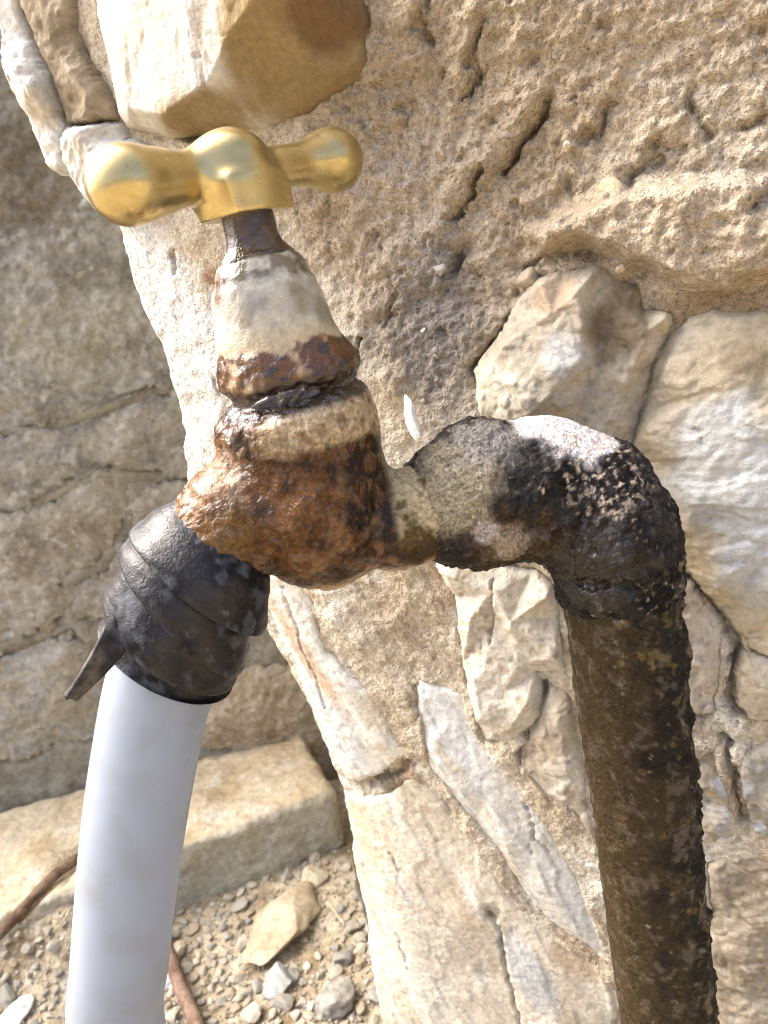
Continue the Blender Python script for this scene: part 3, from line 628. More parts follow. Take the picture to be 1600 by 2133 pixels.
# ================================================================== GRAVEL
PM = []
for i in range(12):
    v, f = pebble_mesh(i, 2); PM.append((v, f))
PCOL = [C(200,188,168), C(208,192,168), C(186,176,160), C(190,168,138), C(172,166,154), C(220,208,190)]
pm_cache = {}
def pebble_data(i, j):
    if (i, j) not in pm_cache:
        v, f = PM[i]; me_o = make('pebble', v + np.array([0, 0, -CAM_Z]), f, M_PEBBLE, None, PCOL[j] * (1 + .2 * fbm(v, .8, 2, i)[:, None]), smooth=False)
        pm_cache[(i, j)] = me_o.data; bpy.data.objects.remove(me_o)
    return pm_cache[(i, j)]
def gz(x, y):
    p = np.array([[x, y, 0.]]); return float(GZ + 3.0 * fbm(p, 60, 3, 1)[0] + 1.2 * fbm(p, 9, 3, 2)[0] - 1.5 + 38 * sstep(-178, -222, x) * sstep(325, 375, y))
def scatter():
    rr = random.Random(5); spots = []
    tries = 0
    while len(spots) < 300 and tries < 40000:
        tries += 1
        px, py = rr.uniform(-60, 790), rr.uniform(1770, 2230)
        if 165 < px < 335: continue
        lim = 1895 - (px - 345) * .39 if px > 300 else 1985 - px * .1
        if py < lim + 12: continue
        dens = 1.0 if px < 640 else .45
        if 300 < px < 480: dens = 1.6
        if rr.random() > dens / 1.6: continue
        p = on_z(px, py, GZ); r = rr.choice([2.2, 2.6, 3, 3.4, 4, 4.8, 6.2, 3, 2.4]) * rr.uniform(.85, 1.15)
        if any((p[0] - a) ** 2 + (p[1] - b) ** 2 < (.78 * (r + c)) ** 2 for a, b, c in spots): continue
        if 480 < px < 705 and 1815 < py < 2020 and abs((py - 1925) + .7 * (px - 590)) < 120 and rr.random() < .93: continue
        spots.append((p[0], p[1], r))
    for x, y, r in spots:
        o = bpy.data.objects.new('pebble', pebble_data(rr.randrange(12), rr.choices(range(6), [4, 4, 3, 2, 2, 1])[0]))
        col.objects.link(o); o.parent = GROUND
        o.location = (x * MM, y * MM, (gz(x, y) + CAM_Z + r * .28) * MM)
        o.rotation_euler = (rr.uniform(-.4, .4), rr.uniform(-.4, .4), rr.uniform(0, 6.28))
        o.scale = (r * rr.uniform(.9, 1.35), r, r * rr.uniform(.55, .8))
    # finer grit
    Vs, Fs, Cs, n = [], [], [], 0
    for k in range(2600):
        px, py = rr.uniform(-80, 800), rr.uniform(1760, 2260)
        lim = 1895 - (px - 345) * .39 if px > 300 else 1990 - px * .1
        if py < lim: continue
        p = on_z(px, py, GZ); r = rr.uniform(.6, 1.7); v, f = GR[rr.randrange(4)]
        a = rr.uniform(0, 6.28); R = np.array([[math.cos(a), -math.sin(a), 0], [math.sin(a), math.cos(a), 0], [0, 0, .7]])
        Vs.append(v @ R.T * r + np.array([p[0], p[1], gz(p[0], p[1]) + r * .3])); Fs.append(f + n); n += len(v)
        Cs.append(np.tile(PCOL[rr.randrange(6)] * rr.uniform(.7, 1.05), (len(v), 1)))
    o = make('grit', np.concatenate(Vs), np.concatenate(Fs), M_PEBBLE, GROUND, np.concatenate(Cs)); o['kind'] = 'stuff'
GR = [pebble_mesh(50 + i, 1) for i in range(4)]
scatter()
def loose_stone(name, px, py, half, rz, cols, label, cat, seed, tilt=0.0):
    c = on_z(px, py, GZ); v, f = pebble_mesh(seed, 5)
    v = v / np.abs(v).max(0) * np.array(half); v += (v / np.linalg.norm(v, axis=1, keepdims=True)) * (.05 * max(half) * fbm(v, max(half) * .5, 4, seed))[:, None]
    R = np.array(Matrix.Rotation(rz, 3, 'Z') @ Matrix.Rotation(tilt, 3, 'X')); v = v @ R.T
    V = v + np.array([c[0], c[1], gz(c[0], c[1]) - v[:, 2].min() * .55])
    cc = cmix(np.broadcast_to(cols[0], (len(V), 3)), cols[1], sstep(-.3, .4, fbm(V, max(half) * .5, 4, seed + 2)))
    o = make(name, V, f, M_PEBBLE, None, cc, loc=(c[0], c[1], V[:, 2].min())); o['label'] = label; o['category'] = cat
loose_stone('flat_stone', 588, 1925, (33, 20, 9), .95, (C(222,200,166), C(204,178,140)), 'large flat tan stone lying on the gravel below the ledge', 'stone', 71, -.15)
loose_stone('small_stone', 655, 1832, (9, 8, 6), .3, (C(220,206,170), C(206,190,156)), 'squat cream stone wedged against the far end of the large flat stone', 'stone', 72)
loose_stone('grey_stone', 590, 2050, (11, 9, 6), .2, (C(186,186,182), C(168,166,160)), 'grey angular stone just in front of the large flat stone', 'stone', 73)
loose_stone('round_stone', 700, 2085, (11, 10, 7), 1.0, (C(182,174,160), C(160,154,146)), 'rounded grey stone on bare soil beside the wall foot', 'stone', 74)
loose_stone('white_stone', 352, 2040, (6, 6, 4), .4, (C(248,246,242), C(235,232,228)), 'small bright white stone touching the hose near the photo bottom', 'stone', 75)
loose_stone('quartz_stone', 38, 2118, (12, 9, 5), .7, (C(248,246,242), C(232,230,226)), 'white quartz stone in the bottom left corner', 'stone', 76)
loose_stone('dark_stone', 205, 2075, (9, 7, 5), .7, (C(176,170,164), C(150,146,140)), 'grey stone on the left of the hose near the photo bottom', 'stone', 77)

def catmull(pts, n):
    pts = [np.array(p, float) for p in pts]; q = [2 * pts[0] - pts[1]] + pts + [2 * pts[-1] - pts[-2]]; out = []
    for i in range(1, len(q) - 2):
        for k in range(n):
            t = k / n; a, b, c, d = q[i - 1:i + 3]
            out.append(.5 * ((2 * b) + (-a + c) * t + (2 * a - 5 * b + 4 * c - d) * t * t + (-a + 3 * b - 3 * c + d) * t ** 3))
    out.append(q[-2]); return np.array(out)
def frames(path, ref=(0, -1, 0)):
    T = np.gradient(path, axis=0); T /= np.linalg.norm(T, axis=1, keepdims=True)
    u = np.array(ref, float); U = []
    for t in T:
        u = u - (u @ t) * t; u /= np.linalg.norm(u); U.append(u)
    U = np.array(U); return T, U, np.cross(T, U)
def tube(path, rad, seg=24):
    T, U, W = frames(path); a = np.linspace(0, 2 * math.pi, seg, endpoint=False)
    rad = np.broadcast_to(rad, (len(path),))
    V = path[:, None, :] + rad[:, None, None] * (np.cos(a)[None, :, None] * U[:, None, :] + np.sin(a)[None, :, None] * W[:, None, :])
    i = np.arange(len(path) * seg).reshape(len(path), seg); j = np.roll(i, -1, 1)
    q = np.stack([i[:-1].ravel(), j[:-1].ravel(), j[1:].ravel(), i[1:].ravel()], 1)
    return V.reshape(-1, 3), q
def twig(name, pts, r, cols, label, cat):
    p = catmull(pts, 12); V, q = tube(p, r * (1 + .15 * fbm(p, 12, 2, 3)), 10)
    c = cmix(np.broadcast_to(cols[0], (len(V), 3)), cols[1], sstep(-.3, .3, fbm(V, 9, 3, 1)))
    n = len(V); V = np.concatenate([V, p[:1], p[-1:]]); c = np.concatenate([c, c[:1], c[-1:]])
    k = np.arange(10); caps = np.concatenate([np.stack([np.full(10, n), (k + 1) % 10, k], 1), np.stack([np.full(10, n + 1), n - 10 + k, n - 10 + (k + 1) % 10], 1)])
    o = make(name, V, [q, caps], M_TWIG, None, c, loc=(p[0][0], p[0][1], p[0][2])); o['label'] = label; o['category'] = cat
    return o
gp = lambda px, py, lift=2: on_z(px, py, GZ + lift)
twig('brown_root', [gp(-70, 2010, 42), gp(0, 1945, 46), gp(50, 1890, 50), gp(95, 1842, 54), gp(135, 1806, 56), gp(185, 1780, 55), gp(240, 1785, 52), gp(300, 1800, 50)], 3.0, (C(150,120,92), C(116,88,66)), 'thin brown root arching over the soil left of the hose', 'root')
twig('pale_root', [gp(40, 1925, 44), gp(90, 1868, 48), gp(130, 1832, 52), gp(170, 1805, 53), gp(215, 1800, 51)], 1.0, (C(206,176,132), C(180,148,104)), 'thin pale root running just below the thicker brown root', 'root')
twig('brown_stick', [gp(335, 1940, 5), gp(352, 1985, 4.5), gp(378, 2060, 4), gp(412, 2135, 4), gp(450, 2230, 4)], 3.6, (C(162,128,106), C(132,98,78)), 'reddish brown stick on the gravel just right of the hose', 'stick')
twig('dry_straw', [gp(682, 1878, 6), gp(702, 1905, 5), gp(718, 1925, 3)], .5, (C(230,216,180), C(214,196,150)), 'short pale straw lying beside the large flat stone', 'straw')
twig('dry_straw', [gp(112, 1940, 44), gp(134, 1915, 46), gp(146, 1892, 47)], .5, (C(230,216,180), C(214,196,150)), 'short pale straw left of the hose on dark soil', 'straw')

DESAT = 0.0
# ================================================================== STANDPIPE TAP
AX = P(523, 480, 143)[:2]                      # the spindle's vertical axis
PX = P(1287, 1200, 163)[:2]                    # the riser pipe's vertical axis
tap = root('standpipe_tap', (PX[0], PX[1], GZ), 'rusty lime-crusted standpipe tap with a brass T handle', 'tap')
RUST, DRUST, DARK, ORANGE = C(92, 56, 15), C(46, 28, 9), C(12, 8, 4), C(116, 70, 18)
SCALE_, SCALEG, OLIVE = C(226, 214, 190), C(196, 192, 180), C(128, 104, 56)

# handle
def build_handle():
    L_, R_ = P(257, 387, 126.5), P(697, 334, 161.5)
    cen = np.array([AX[0], AX[1], 0.]); ln = R_ - L_
    t0 = ((cen - L_)[:2] @ ln[:2]) / (ln[:2] @ ln[:2]); hub = L_ + ln * t0; cen[2] = hub[2] + .2
    ex = ln / np.linalg.norm(ln); ey = np.cross([0, 0, 1], ex); ey /= np.linalg.norm(ey); ez = np.array([0, 0, 1.])
    def PROF(a, lt):
        xs = np.linspace(-4, lt + 4, 400)
        ys = np.interp(xs, [0, 4, 8, 12, a - 8, a - 5, a, a + 5, a + 7.5, lt - 11, lt - 7, lt - 3, lt], [6.0, 6.0, 5.3, 4.6, 4.3, 4.9, 6.4, 4.8, 3.9, 4.0, 4.9, 5.8, 5.9])
        k = np.exp(-(np.arange(-40, 41) * (xs[1] - xs[0]) / 1.6) ** 2); k /= k.sum()
        return xs, np.convolve(np.pad(ys, 40, mode='edge'), k, mode='valid')
    def f(p):
        tl = (p - L_) @ ln / (ln @ ln); x = np.clip(tl, 0, 1) * np.linalg.norm(ln); lt = np.linalg.norm(ln)
        a, b = t0 * lt, (1 - t0) * lt
        rr = np.interp(x, *PROF(a, lt)) if True else np.interp(x, [0, 3, 6, 9.5, a - 10, a - 6, a, a + 6, a + 8.5, lt - 9, lt - 6, lt - 3, lt], [6.9, 6.6, 5.6, 4.7, 4.6, 5.3, 6.6, 5.0, 4.0, 4.2, 5.4, 6.5, 6.8])
        bar = (np.linalg.norm(p - L_ - np.clip(tl, 0, 1)[:, None] * ln, axis=1) - rr) * .9
        bar = smin(bar, np.linalg.norm(p - L_ - ln * .02, axis=1) - 6.25, 1.2); bar = smin(bar, np.linalg.norm(p - R_ + ln * .02, axis=1) - 6.2, 1.2)
        q = p - cen; rad = np.hypot(q[:, 0], q[:, 1])
        # domed hub above, squared skirt below
        rad = np.hypot(.95 * (q @ ex), q @ ey)
        dome = np.sqrt(rad ** 2 + (np.maximum(q[:, 2] - 2.0, 0) * 1.3) ** 2 + np.maximum(-7.0 - q[:, 2], 0) ** 2) - 5.3
        d = smin(bar, dome, 5.5)
        lx, ly = q @ ex, q @ ey
        bx = np.stack([np.abs(lx) - 6.2, np.abs(ly) - 4.9, np.abs(q[:, 2] + 5.4) - 2.6], 1)
        box = np.linalg.norm(np.maximum(bx, 0), axis=1) + np.minimum(bx.max(1), 0) - .7
        d = smin(d, box, 4.0)
        return np.maximum(d, -(q[:, 2] + 8.2))
    lo, hi = bounds([L_, R_, cen - [0, 0, 9]], 10)
    V, Q = surface_net(f, lo, hi, .42)
    n = vnormals(V, [Q]); V = V + n * (.10 * fbm(V, 7, 2, 3))[:, None]
    # relax the grid a little so the polish is clean
    for _ in range(2):
        acc = np.zeros_like(V); num = np.zeros(len(V))
        for a, b in ((0, 1), (1, 2), (2, 3), (3, 0)):
            np.add.at(acc, Q[:, a], V[Q[:, b]]); np.add.at(acc, Q[:, b], V[Q[:, a]]); np.add.at(num, Q[:, a], 1); np.add.at(num, Q[:, b], 1)
        V = V * .5 + .5 * acc / num[:, None]
    o = make('handle', V, Q, M_BRASS, tap); o['label'] = 'polished brass T handle'
build_handle()
def radial(p): return np.hypot(p[:, 0] - AX[0], p[:, 1] - AX[1])
def lathe_sdf(p, zs, rs):
    o = np.argsort(zs); r = np.interp(p[:, 2], np.array(zs)[o], np.array(rs)[o])
    if min(zs) < -20: r = r + 2.4 * sstep(3, 11, p[:, 0] - AX[0]) * np.interp(p[:, 2], [-23, -19, -16.5, -12, -6], [0, .95, 1, .45, 0])
    d = (radial(p) - r) * .75
    return np.maximum(d, np.maximum(min(zs) - p[:, 2], p[:, 2] - max(zs)))
def finish(name, V, Q, mat, disp, colf, label=None):
    n = vnormals(V, [Q]); V = V + n * disp(V)[:, None]
    o = make(name, V, Q, mat, tap, colf(V, n))
    if label: o['label'] = label
    return o
def wetcol(c, wet): return np.concatenate([c, np.broadcast_to(wet, (len(c),))[:, None]], 1)
# spindle
def f(p): return lathe_sdf(p, [18, 15, 11, 9.3, 8.2, 7.2, 6.0], [4.6, 4.9, 4.9, 5.4, 6.2, 7.2, 7.4])
V, Q = surface_net(f, (AX[0] - 9, AX[1] - 9, 5), (AX[0] + 9, AX[1] + 9, 19.5), .4)
finish('spindle', V, Q, M_SCALE, lambda V: .18 * fbm(V, 3, 3, 5),
       lambda V, n: wetcol(cmix(np.broadcast_to(C(92, 74, 52), (len(V), 3)), C(40, 26, 15), sstep(-.3, .4, fbm(V, 5, 3, 6))), .9), 'dark wet spindle')
# bonnet (gland nut)
def f(p): 
    d = lathe_sdf(p, [8.6, 7.6, 6.4, 4.6, 3.4, 1.8, 0, -4, -9, -12, -14, -15.6, -17, -19, -26], [0.5, 6.4, 8.0, 8.9, 9.1, 10.2, 10.6, 11.1, 11.9, 12.8, 13.2, 12.9, 11.6, 11.0, 10.8])
    return d
V, Q = surface_net(f, (AX[0] - 15, AX[1] - 15, -26.5), (AX[0] + 15, AX[1] + 15, 9.5), .4)
def bon_disp(V):
    low = 1 - sstep(-13, -8, V[:, 2])
    return .4 * fbm(V, 7, 3, 7) + (.15 + .55 * low) * fbm(V, 2.6, 3, 8)
def bon_col(V, n):
    n1, n2 = fbm(V, 8, 4, 9), fbm(V, 2.5, 3, 10); z = V[:, 2] + 2.2 * n1
    c = cmix(np.broadcast_to(C(200, 196, 180), (len(V), 3)), C(158, 150, 128), sstep(-.2, .5, n1)); c = cmix(c, C(214, 190, 146), .6 * sstep(-4, -9, z))
    low = sstep(-8.9, -9.9, z + 1.2 * n2); lowc = cmix(np.broadcast_to(C(100, 60, 16), (len(V), 3)), C(38, 22, 8), sstep(-.1, .5, n2)); lowc = cmix(lowc, C(206, 182, 144), .7 * sstep(.15, .5, fbm(V, 5, 3, 12)))
    c = cmix(c, lowc, low); c = cmix(c, C(34, 20, 9), .9 * sstep(-15.0, -16.6, z))
    c = cmix(c, C(112, 96, 62), .85 * sstep(2.2, 3.4, z) * sstep(-.25, .2, n2)); c = cmix(c, C(52, 32, 18), .85 * sstep(3.0, 4.0, z) * sstep(.0, .35, n1))
    c = cmix(c, C(104, 66, 36), .9 * blob(V, 462, 605, 141, 3.0, seed=2)); c = cmix(c, C(150, 148, 146), .6 * blob(V, 535, 628, 137, 2.2, seed=3))
    wet = np.clip(.25 + .7 * low + .75 * sstep(1.8, 3.2, z), 0, 1)
    return wetcol(c, wet)
finish('bonnet', V, Q, M_SCALE, bon_disp, bon_col, 'gland nut coated in white lime scale above brown rust')
# body with spout and inlet nipple
ZIN = P(660, 1085, 158)[2]
SP = [np.array([AX[0], AX[1], -42.]), P(545, 1046, 156), P(488, 1076, 154), P(452, 1130, 154), P(408, 1220, 155)]
SR = [10.5, 10.5, 10.3, 10.0, 9.6]
NP_ = [np.array([AX[0], AX[1], ZIN - 1.0]), P(820, 1084, 161), P(960, 1042, 163)]
def f(p):
    d = lathe_sdf(p, [-17.6, -18.8, -20.2, -22.4, -24.5, -27, -30, -33, -42, -48, -52, -55.5, -58, -60, -61.2], [9, 11.6, 13.6, 15.7, 16.2, 16.2, 15.6, 15.9, 16.2, 15.4, 13.2, 10.4, 7.4, 4, .5])
    d = smin(d, chain(p, SP, SR, 3), 3.5)
    return smin(d, chain(p, NP_, [10.4, 10.0, 9.8], 2), 3)
lo, hi = bounds([[AX[0] - 17, AX[1] - 17, -62], [AX[0] + 17, AX[1] + 17, -18]] + SP + NP_, 1)
for q_ in SP[1:] + NP_[1:]:
    lo = np.minimum(lo, q_ - 12); hi = np.maximum(hi, q_ + 12)
V, Q = surface_net(f, lo, hi, .48)
def body_disp(V):
    return .55 * fbm(V, 9, 3, 13) + .5 * fbm(V, 3.4, 4, 14, gain=.55) + .3 * fbm(V, 1.8, 2, 15)
def body_col(V, n):
    n1, n2, n3 = fbm(V, 10, 4, 16), fbm(V, 4, 4, 17), fbm(V, 1.6, 3, 18); z = V[:, 2]; dx = V[:, 0] - AX[0]
    c = cmix(np.broadcast_to(RUST, (len(V), 3)), DRUST, sstep(-.15, .45, n1 + .4 * n2)); c = cmix(c, ORANGE, .8 * sstep(.05, .5, n2)); c = cmix(c, DARK, .85 * sstep(.08, .32, -n2 + .5 * n3 + .028 * dx - .1))  # dark rust patches, crowded to the right to paint in that side's shade
    c = cmix(c, C(136, 88, 34), .5 * sstep(.35, .6, n3))
    # cream scale round the collar, mostly to the front and right
    ring = sstep(-28.6, -26.4, z + 2.5 * n1 + 1.2 * n2 + .12 * dx) * sstep(-9, -1, dx + 4 * n2)
    c = cmix(c, cmix(np.broadcast_to(C(190, 170, 134), (len(V), 3)), C(136, 104, 64), sstep(0, .5, n2)), .95 * ring)
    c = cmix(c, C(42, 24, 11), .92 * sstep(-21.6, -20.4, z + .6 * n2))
    # spout: tan; nipple: pale olive cement
    c = cmix(c, cmix(np.broadcast_to(C(124, 86, 42), (len(V), 3)), C(86, 56, 24), sstep(-.1, .4, n2)), .85 * sstep(-10, -16, dx + 3 * n1) * sstep(-20, -26, z))
    c = cmix(c, C(176, 148, 120), .6 * blob(V, 470, 1000, 146, 5, seed=5)); c = cmix(c, C(112, 86, 40), .4 * blob(V, 480, 1105, 143, 5, seed=6))
    nip = sstep(15.0, 17.5, dx + 1.2 * n1); nc = cmix(np.broadcast_to(C(184, 170, 134), (len(V), 3)), C(98, 82, 46), sstep(-.1, .4, n2 - .12 * (z - ZIN) / 2)); nc = cmix(nc, C(56, 40, 22), .85 * sstep(-4, -9, z - ZIN + 3 * n1))
    c = cmix(c, nc, nip)
    c = cmix(c, C(206, 178, 140), .75 * sstep(-56, -58.5, z + 1.5 * n2))
    return wetcol(c, np.clip((.3 + .7 * sstep(-.1, .35, n2 + .5 * n3)) * (1 - .85 * nip - .4 * ring) + sstep(-22.5, -20.5, z), 0, 1))
finish('body', V, Q, M_RUST, body_disp, body_col, 'wet orange rusted tap body with short spout')
# thin water lying in the notch and on the gland
def mat_water():
    m = bpy.data.materials.new('water'); m.use_nodes = True; b = m.node_tree.nodes['Principled BSDF']
    b.inputs['Base Color'].default_value = (.95, .97, 1, 1); b.inputs['Roughness'].default_value = .03; b.inputs['IOR'].default_value = 1.33; b.inputs['Transmission Weight'].default_value = 1.0
    return m
M_WATER = mat_water()
def water(z, rad, tr, a0, a1, seed):
    t = np.linspace(0, 1, 60); a = a0 + (a1 - a0) * t          # 0 = towards the camera, + = right
    path = np.stack([AX[0] + rad * np.sin(a), AX[1] - rad * np.cos(a), z + .4 * np.sin(a * 3 + seed)], 1)
    r = tr * np.sin(np.pi * t) ** .6 * (1 + .35 * fbm(path, 4, 2, seed)) + .02
    V, q = tube(path, r, 14); make('water_film', V, q, M_WATER, tap)
water(-18.4, 12.7, 1.5, -.55, .55, 1); water(3.6, 9.0, 1.0, -.7, .35, 2)
# elbow
EP = [P(955, 1044, 164), P(1000, 1030, 164), P(1130, 1016, 164), P(1222, 1050, 164), P(1268, 1110, 164)]
EP[-1] = np.array([PX[0], PX[1], EP[-1][2]]); ER = [13.4, 14.4, 14.6, 14.2, 12.9]
EB = EP[-1].copy(); EB[2] = -71.0
LUMPS = [(P(1392, 1172, 161), 2.6), (P(1388, 1262, 164), 2.4), (P(1338, 1200, 153.5), 1.7), (P(1062, 1128, 153), 3.4), (P(1012, 1112, 153), 2.0), (P(1130, 1122, 152.5), 2.6), (P(1190, 1085, 150.5), 1.6)]
EP.append(EB + [0, 0, 4.0]); ER.append(12.6)
def f(p):
    d = np.maximum(chain(p, EP, ER, 3.0), EB[2] - 3 - p[:, 2])
    lz = p[:, 2] - (EB[2] + .5); ring = np.hypot(np.hypot(p[:, 0] - PX[0], p[:, 1] - PX[1]) - 10.9, lz * .5) - 2.2     # bead at the foot
    d = smin(d, ring, 2.0)
    a = EP[1]; dr = (EP[2] - EP[1]) / np.linalg.norm(EP[2] - EP[1]); q = p - a; ax = q @ dr; rr = np.linalg.norm(q - ax[:, None] * dr, axis=1)
    d = smin(d, np.hypot(rr - 12.2, ax * .6) - 3.4, 2.5)
    groove = np.hypot(np.hypot(p[:, 0] - PX[0], p[:, 1] - PX[1]) - 13.4, p[:, 2] - (EB[2] + 4.8)) - 1.2
    ang = np.arctan2(p[:, 0] - PX[0], -(p[:, 1] - PX[1]))                         # 0 = towards the camera, + = right
    groove = groove + 3.0 * sstep(.45, .95, np.abs(ang + .45))
    d = np.maximum(d, -groove)
    for c_, r_ in LUMPS: d = smin(d, np.linalg.norm(p - c_, axis=1) - r_, 1.2)
    return d
lo, hi = bounds(EP, 17.5)
V, Q = surface_net(f, lo, hi, .48)
def el_disp(V): return (1 - .6 * blob(V, 1180, 880, 158, 11.0, soft=.2, amp=.28, size=7, seed=36)) * EL(V)
def EL(V): return .7 * fbm(V, 8, 3, 23) + .8 * fbm(V, 3.0, 4, 24, gain=.65) + .7 * fbm(V, 1.7, 2, 25, ridged=True)
def el_col(V, n):
    n1, n2, n3 = fbm(V, 9, 4, 26), fbm(V, 3.4, 4, 27), fbm(V, 1.4, 3, 28)
    c = cmix(np.broadcast_to(C(48, 46, 45), (len(V), 3)), C(18, 15, 13), sstep(-.2, .4, n1)); c = cmix(c, C(44, 31, 19), .8 * sstep(.0, .5, n2))
    c = cmix(c, C(210, 190, 160), .7 * sstep(.35, .55, n3) * sstep(-.2, .3, n1))
    c = cmix(c, C(178, 166, 138), .95 * blob(V, 945, 1010, 152, 9.5, amp=.4, seed=31)); c = cmix(c, C(158, 152, 144), .9 * blob(V, 1010, 925, 154, 7.0, amp=.4, seed=32))
    c = cmix(c, C(80, 60, 34), .8 * blob(V, 1080, 1160, 152, 9, seed=33)); c = cmix(c, C(176, 150, 122), .8 * blob(V, 1060, 1125, 150, 3.5, seed=34)); c = cmix(c, C(36, 24, 12), .9 * blob(V, 1250, 1190, 150, 9, seed=35))
    c = cmix(c, C(255, 250, 248), .99 * blob(V, 1180, 880, 158, 11.0, soft=.12, amp=.28, size=7, seed=36)); c = cmix(c, C(214, 196, 172), .85 * blob(V, 1260, 970, 152, 9.5, soft=.4, amp=.35, seed=37) * sstep(.12, .32, n3))  # white blob: pale crust plus the overexposed skylight, painted into the colour
    c = cmix(c, C(180, 160, 130), .8 * blob(V, 1395, 1180, 158, 5, seed=38) * sstep(-.1, .2, n2)); c = cmix(c, C(200, 190, 180), .9 * blob(V, 1012, 1110, 150, 2.4, seed=39))
    for c_, r_ in LUMPS[:5]:
        c = cmix(c, C(168, 152, 128), .8 * (1 - sstep(.9, 1.5, np.linalg.norm(V - c_, axis=1) / r_ + .3 * n3)))
    return wetcol(c, np.clip(.1 + .5 * sstep(.1, .4, n2) + .6 * blob(V, 1240, 1190, 150, 9, seed=40), 0, 1))
finish('elbow', V, Q, M_CRUST, el_disp, el_col, 'pipe elbow crusted black with pale crust and a painted-in sky highlight on top')
# riser pipe
def build_pipe():
    z = np.arange(EB[2] + 6, GZ - 12, -.62); a = np.linspace(0, 2 * math.pi, 150, endpoint=False)
    Z, A = np.meshgrid(z, a, indexing='ij'); n0 = np.stack([np.cos(A), np.sin(A), 0 * A], -1).reshape(-1, 3)
    V = n0 * 11.9 + np.stack([np.full(Z.size, PX[0]), np.full(Z.size, PX[1]), Z.ravel()], 1)
    knob = fbm(V, 6.0, 3, 46); V = V + n0 * (.5 * fbm(V, 12, 3, 45) + .6 * fbm(V, 2.9, 4, 47, gain=.6) + 1.1 * sstep(.1, .6, knob) * sstep(-.6, .6, n0[:, 0] + .2) + .34 * fbm(V, 1.3, 2, 48, ridged=True))[:, None]
    i = np.arange(Z.size).reshape(Z.shape); j = np.roll(i, -1, 1)
    q = np.stack([i[:-1].ravel(), i[1:].ravel(), j[1:].ravel(), j[:-1].ravel()], 1)
    n1, n2, n3 = fbm(V, 14, 4, 50), fbm(V, 5, 4, 51), fbm(V, 1.8, 3, 52)
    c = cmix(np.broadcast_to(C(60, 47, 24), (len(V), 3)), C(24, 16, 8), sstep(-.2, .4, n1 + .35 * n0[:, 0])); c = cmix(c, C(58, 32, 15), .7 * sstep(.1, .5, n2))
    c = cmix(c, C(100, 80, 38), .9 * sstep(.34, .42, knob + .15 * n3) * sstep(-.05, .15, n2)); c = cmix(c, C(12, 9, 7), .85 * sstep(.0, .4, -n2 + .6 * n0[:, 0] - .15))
    c = cmix(c, C(176, 160, 130), .6 * sstep(.5, .72, n3)); c = cmix(c, C(66, 52, 22), .6 * sstep(-150, -210, V[:, 2]) * sstep(-.2, .3, n1))
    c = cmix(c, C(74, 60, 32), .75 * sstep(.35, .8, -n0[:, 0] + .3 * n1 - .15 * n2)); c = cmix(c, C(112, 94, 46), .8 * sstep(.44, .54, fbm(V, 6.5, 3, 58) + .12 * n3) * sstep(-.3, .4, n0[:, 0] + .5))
    make('riser_pipe', V, q, M_CRUST, tap, wetcol(c, np.clip(.2 + .9 * sstep(.1, .4, n2 + .6 * n3), 0, 1)))['label'] = 'dark brown pipe pitted with ochre flakes'
build_pipe()

# ================================================================== HOSE AND RUBBER STRAP
HP = [P(470, 1090, 155), P(404, 1232, 156), P(338, 1412, 160), P(306, 1560, 164), P(280, 1720, 169), P(262, 1880, 175), P(250, 2010, 180), P(243, 2133, 185)]
last = HP[-1]
HP += [last + [-7, -2, -42], last + [-20, -12, -90], np.array([last[0] - 52, last[1] - 40, GZ + 40.]), np.array([last[0] - 110, last[1] - 80, GZ + 14.]), np.array([last[0] - 230, last[1] - 140, GZ + 11.]), np.array([last[0] - 420, last[1] - 180, GZ + 11.])]
hpath = catmull(HP, 24)
def build_hose():
    s0 = 14; p = hpath[s0:]
    V, q = tube(p, 11.1 * (1 + .006 * fbm(p, 30, 2, 1)), 72)
    V2, q2 = tube(p, 8.6, 72); n = len(V); q2 = q2[:, ::-1] + n
    k = np.arange(72); k2 = (k + 1) % 72; e = n - 72
    r1 = np.stack([k2, k, n + k, n + k2], 1); r2 = np.stack([e + k, e + k2, n + e + k2, n + e + k], 1)
    o = make('hose', np.concatenate([V, V2]), [q, q2, r1, r2], M_HOSE, None, loc=(last[0], last[1], GZ))
    o['label'] = 'milky white plastic hose hanging from the tap spout'; o['category'] = 'hose'
build_hose()
strap = root('rubber_strap', (HP[2][0], HP[2][1], HP[2][2] - 8), 'black rubber strip wound tightly around the hose end on the spout', 'rubber strap')
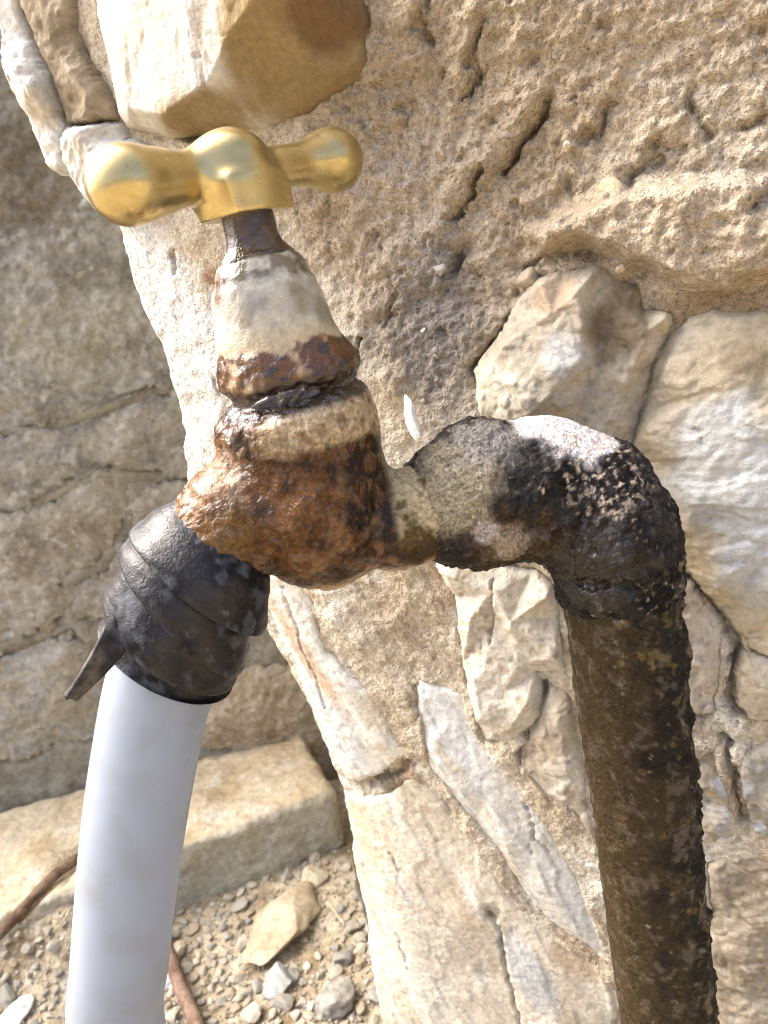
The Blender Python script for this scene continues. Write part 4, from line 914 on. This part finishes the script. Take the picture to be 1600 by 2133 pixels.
def build_strap():
    seg = np.linalg.norm(np.diff(hpath, axis=0), axis=1); arc = np.concatenate([[0], np.cumsum(seg)])
    T, U, W = frames(hpath)
    at = lambda A, x: np.stack([np.interp(x, arc, A[:, k]) for k in range(3)], -1)
    pitch, wd, turns = 7.4, 11.5, 3.85
    ph = np.linspace(0, turns * 2 * math.pi, 560); v = np.linspace(-wd / 2, wd / 2, 40)
    PH, VV = np.meshgrid(ph, v, indexing='ij')
    k = PH / (2 * math.pi)
    wob = 2.4 * np.sin(PH * .61 + 1.0) + 1.8 * np.sin(PH * 1.37 + .4)
    p2 = np.stack([np.cos(PH).ravel() * 6, np.sin(PH).ravel() * 6, k.ravel() * 9], 1)
    wid = 1 + .16 * fbm(p2, 9, 2, 3).reshape(PH.shape)
    a = 4.2 + pitch * k + wob * .5 - 4.2 * np.sin(2.2 - PH) + VV * wid
    lim = 31.0 - 2.6 * np.sin(2.2 - PH); a = np.where(a > lim - 3, lim - 3 + 3 * np.tanh((a - lim + 3) / 3), a)
    ph_edge = pitch - wd / 2
    base = np.interp(a, [-4, 0, 4, 9, 16, 23, 28, 32, 36, 42], [10.2, 10.4, 12.0, 13.2, 13.5, 13.0, 12.2, 11.7, 11.5, 11.5])
    lift = 3.0 * (VV / wd + .5) - .5
    crease = .45 * fbm(np.stack([p2[:, 0] * .5, p2[:, 1] * .5, a.ravel() * 2.2], 1), 5, 3, 9).reshape(PH.shape)
    crease = crease * .5 + .1 * fbm(np.stack([p2[:, 0] * .35, p2[:, 1] * .35, a.ravel() * 3.4 + p2[:, 0]], 1), 2.6, 3, 12, ridged=True).reshape(PH.shape)
    roll = -.15 * sstep(wd / 2 - 1.2, wd / 2, VV)
    r = base + .55 + lift + crease + roll + .12 * np.sin(PH * 3.1 + VV * .7) 
    def surf(r):
        c = at(hpath, np.clip(a, 0, None)); u = at(U, np.clip(a, 0, None)); w_ = at(W, np.clip(a, 0, None)); t_ = at(T, np.clip(a, 0, None))
        return c + np.minimum(a, 0)[..., None] * t_ + r[..., None] * (np.cos(2.2 - PH)[..., None] * u + np.sin(2.2 - PH)[..., None] * w_)
    A_, B_ = surf(r).reshape(-1, 3), surf(r - .8).reshape(-1, 3); n = len(A_)
    i = np.arange(n).reshape(PH.shape)
    q = np.stack([i[:-1, :-1].ravel(), i[1:, :-1].ravel(), i[1:, 1:].ravel(), i[:-1, 1:].ravel()], 1)
    rim = []
    for a_, b_ in ((i[:-1, 0], i[1:, 0]), (i[1:, -1], i[:-1, -1]), (i[0, 1:], i[0, :-1]), (i[-1, :-1], i[-1, 1:])): rim.append(np.stack([b_, a_, a_ + n, b_ + n], 1))
    V = np.concatenate([A_, B_])
    n1, n2 = fbm(V, 9, 4, 61), fbm(V, 3, 4, 62)
    c = cmix(np.broadcast_to(C(26, 25, 28), (len(V), 3)), C(13, 12, 15), sstep(-.3, .3, n1)); c = cmix(c, C(88, 92, 98), .75 * sstep(.1, .5, n1 + .6 * n2)); c = cmix(c, C(128, 128, 126), .4 * sstep(.45, .7, n2))
    make('wrap', V, [q, q[:, ::-1] + n] + rim, M_RUBBER, strap, wetcol(c, np.clip(.5 - n1, 0, 1)))
    # loose tail
    tp = catmull([P(270, 1275, 148), P(248, 1318, 145), P(224, 1352, 143), P(186, 1400, 142), P(142, 1450, 142)], 10)
    Tt = np.gradient(tp, axis=0); Tt /= np.linalg.norm(Tt, axis=1, keepdims=True)
    m = len(tp); f_ = np.linspace(0, 1, m); hw = np.interp(f_, [0, .3, .5, .75, 1], [2.4, 3.0, 2.6, 2.0, 1.3])
    rows = []
    for j in range(m):
        vd = -tp[j] / np.linalg.norm(tp[j]); s1 = np.cross(Tt[j], vd); s1 /= np.linalg.norm(s1); nn = np.cross(s1, Tt[j])
        tw = -.25 + 1.2 * f_[j]; s2 = s1 * math.cos(tw) + nn * math.sin(tw); n2_ = np.cross(s2, Tt[j])
        rows.append([tp[j] + s2 * hw[j] * x + n2_ * (y + .8 * x * x) for x, y in [(-1, -.6), (-.5, -.7), (0, -.7), (.5, -.7), (1, -.6), (1, .6), (.5, .7), (0, .7), (-.5, .7), (-1, .6)]])
    V = np.array(rows).reshape(-1, 3); i = np.arange(len(V)).reshape(m, 10); j = np.roll(i, -1, 1)
    q = np.stack([i[:-1].ravel(), j[:-1].ravel(), j[1:].ravel(), i[1:].ravel()], 1)
    caps = [np.array([[i[0, b] for b in (0, 9, 8, 1)], [i[0, b] for b in (1, 8, 7, 2)], [i[0, b] for b in (2, 7, 6, 3)], [i[0, b] for b in (3, 6, 5, 4)]]), np.array([[i[-1, b] for b in (1, 8, 9, 0)], [i[-1, b] for b in (2, 7, 8, 1)], [i[-1, b] for b in (3, 6, 7, 2)], [i[-1, b] for b in (4, 5, 6, 3)]])]
    c = cmix(np.broadcast_to(C(52, 50, 50), (len(V), 3)), C(98, 95, 90), sstep(-.3, .4, fbm(V, 4, 3, 70)))
    make('tail', V, [q] + caps, M_RUBBER, strap, wetcol(c, .1))['label'] = 'loose grey strap end sticking out'
build_strap()
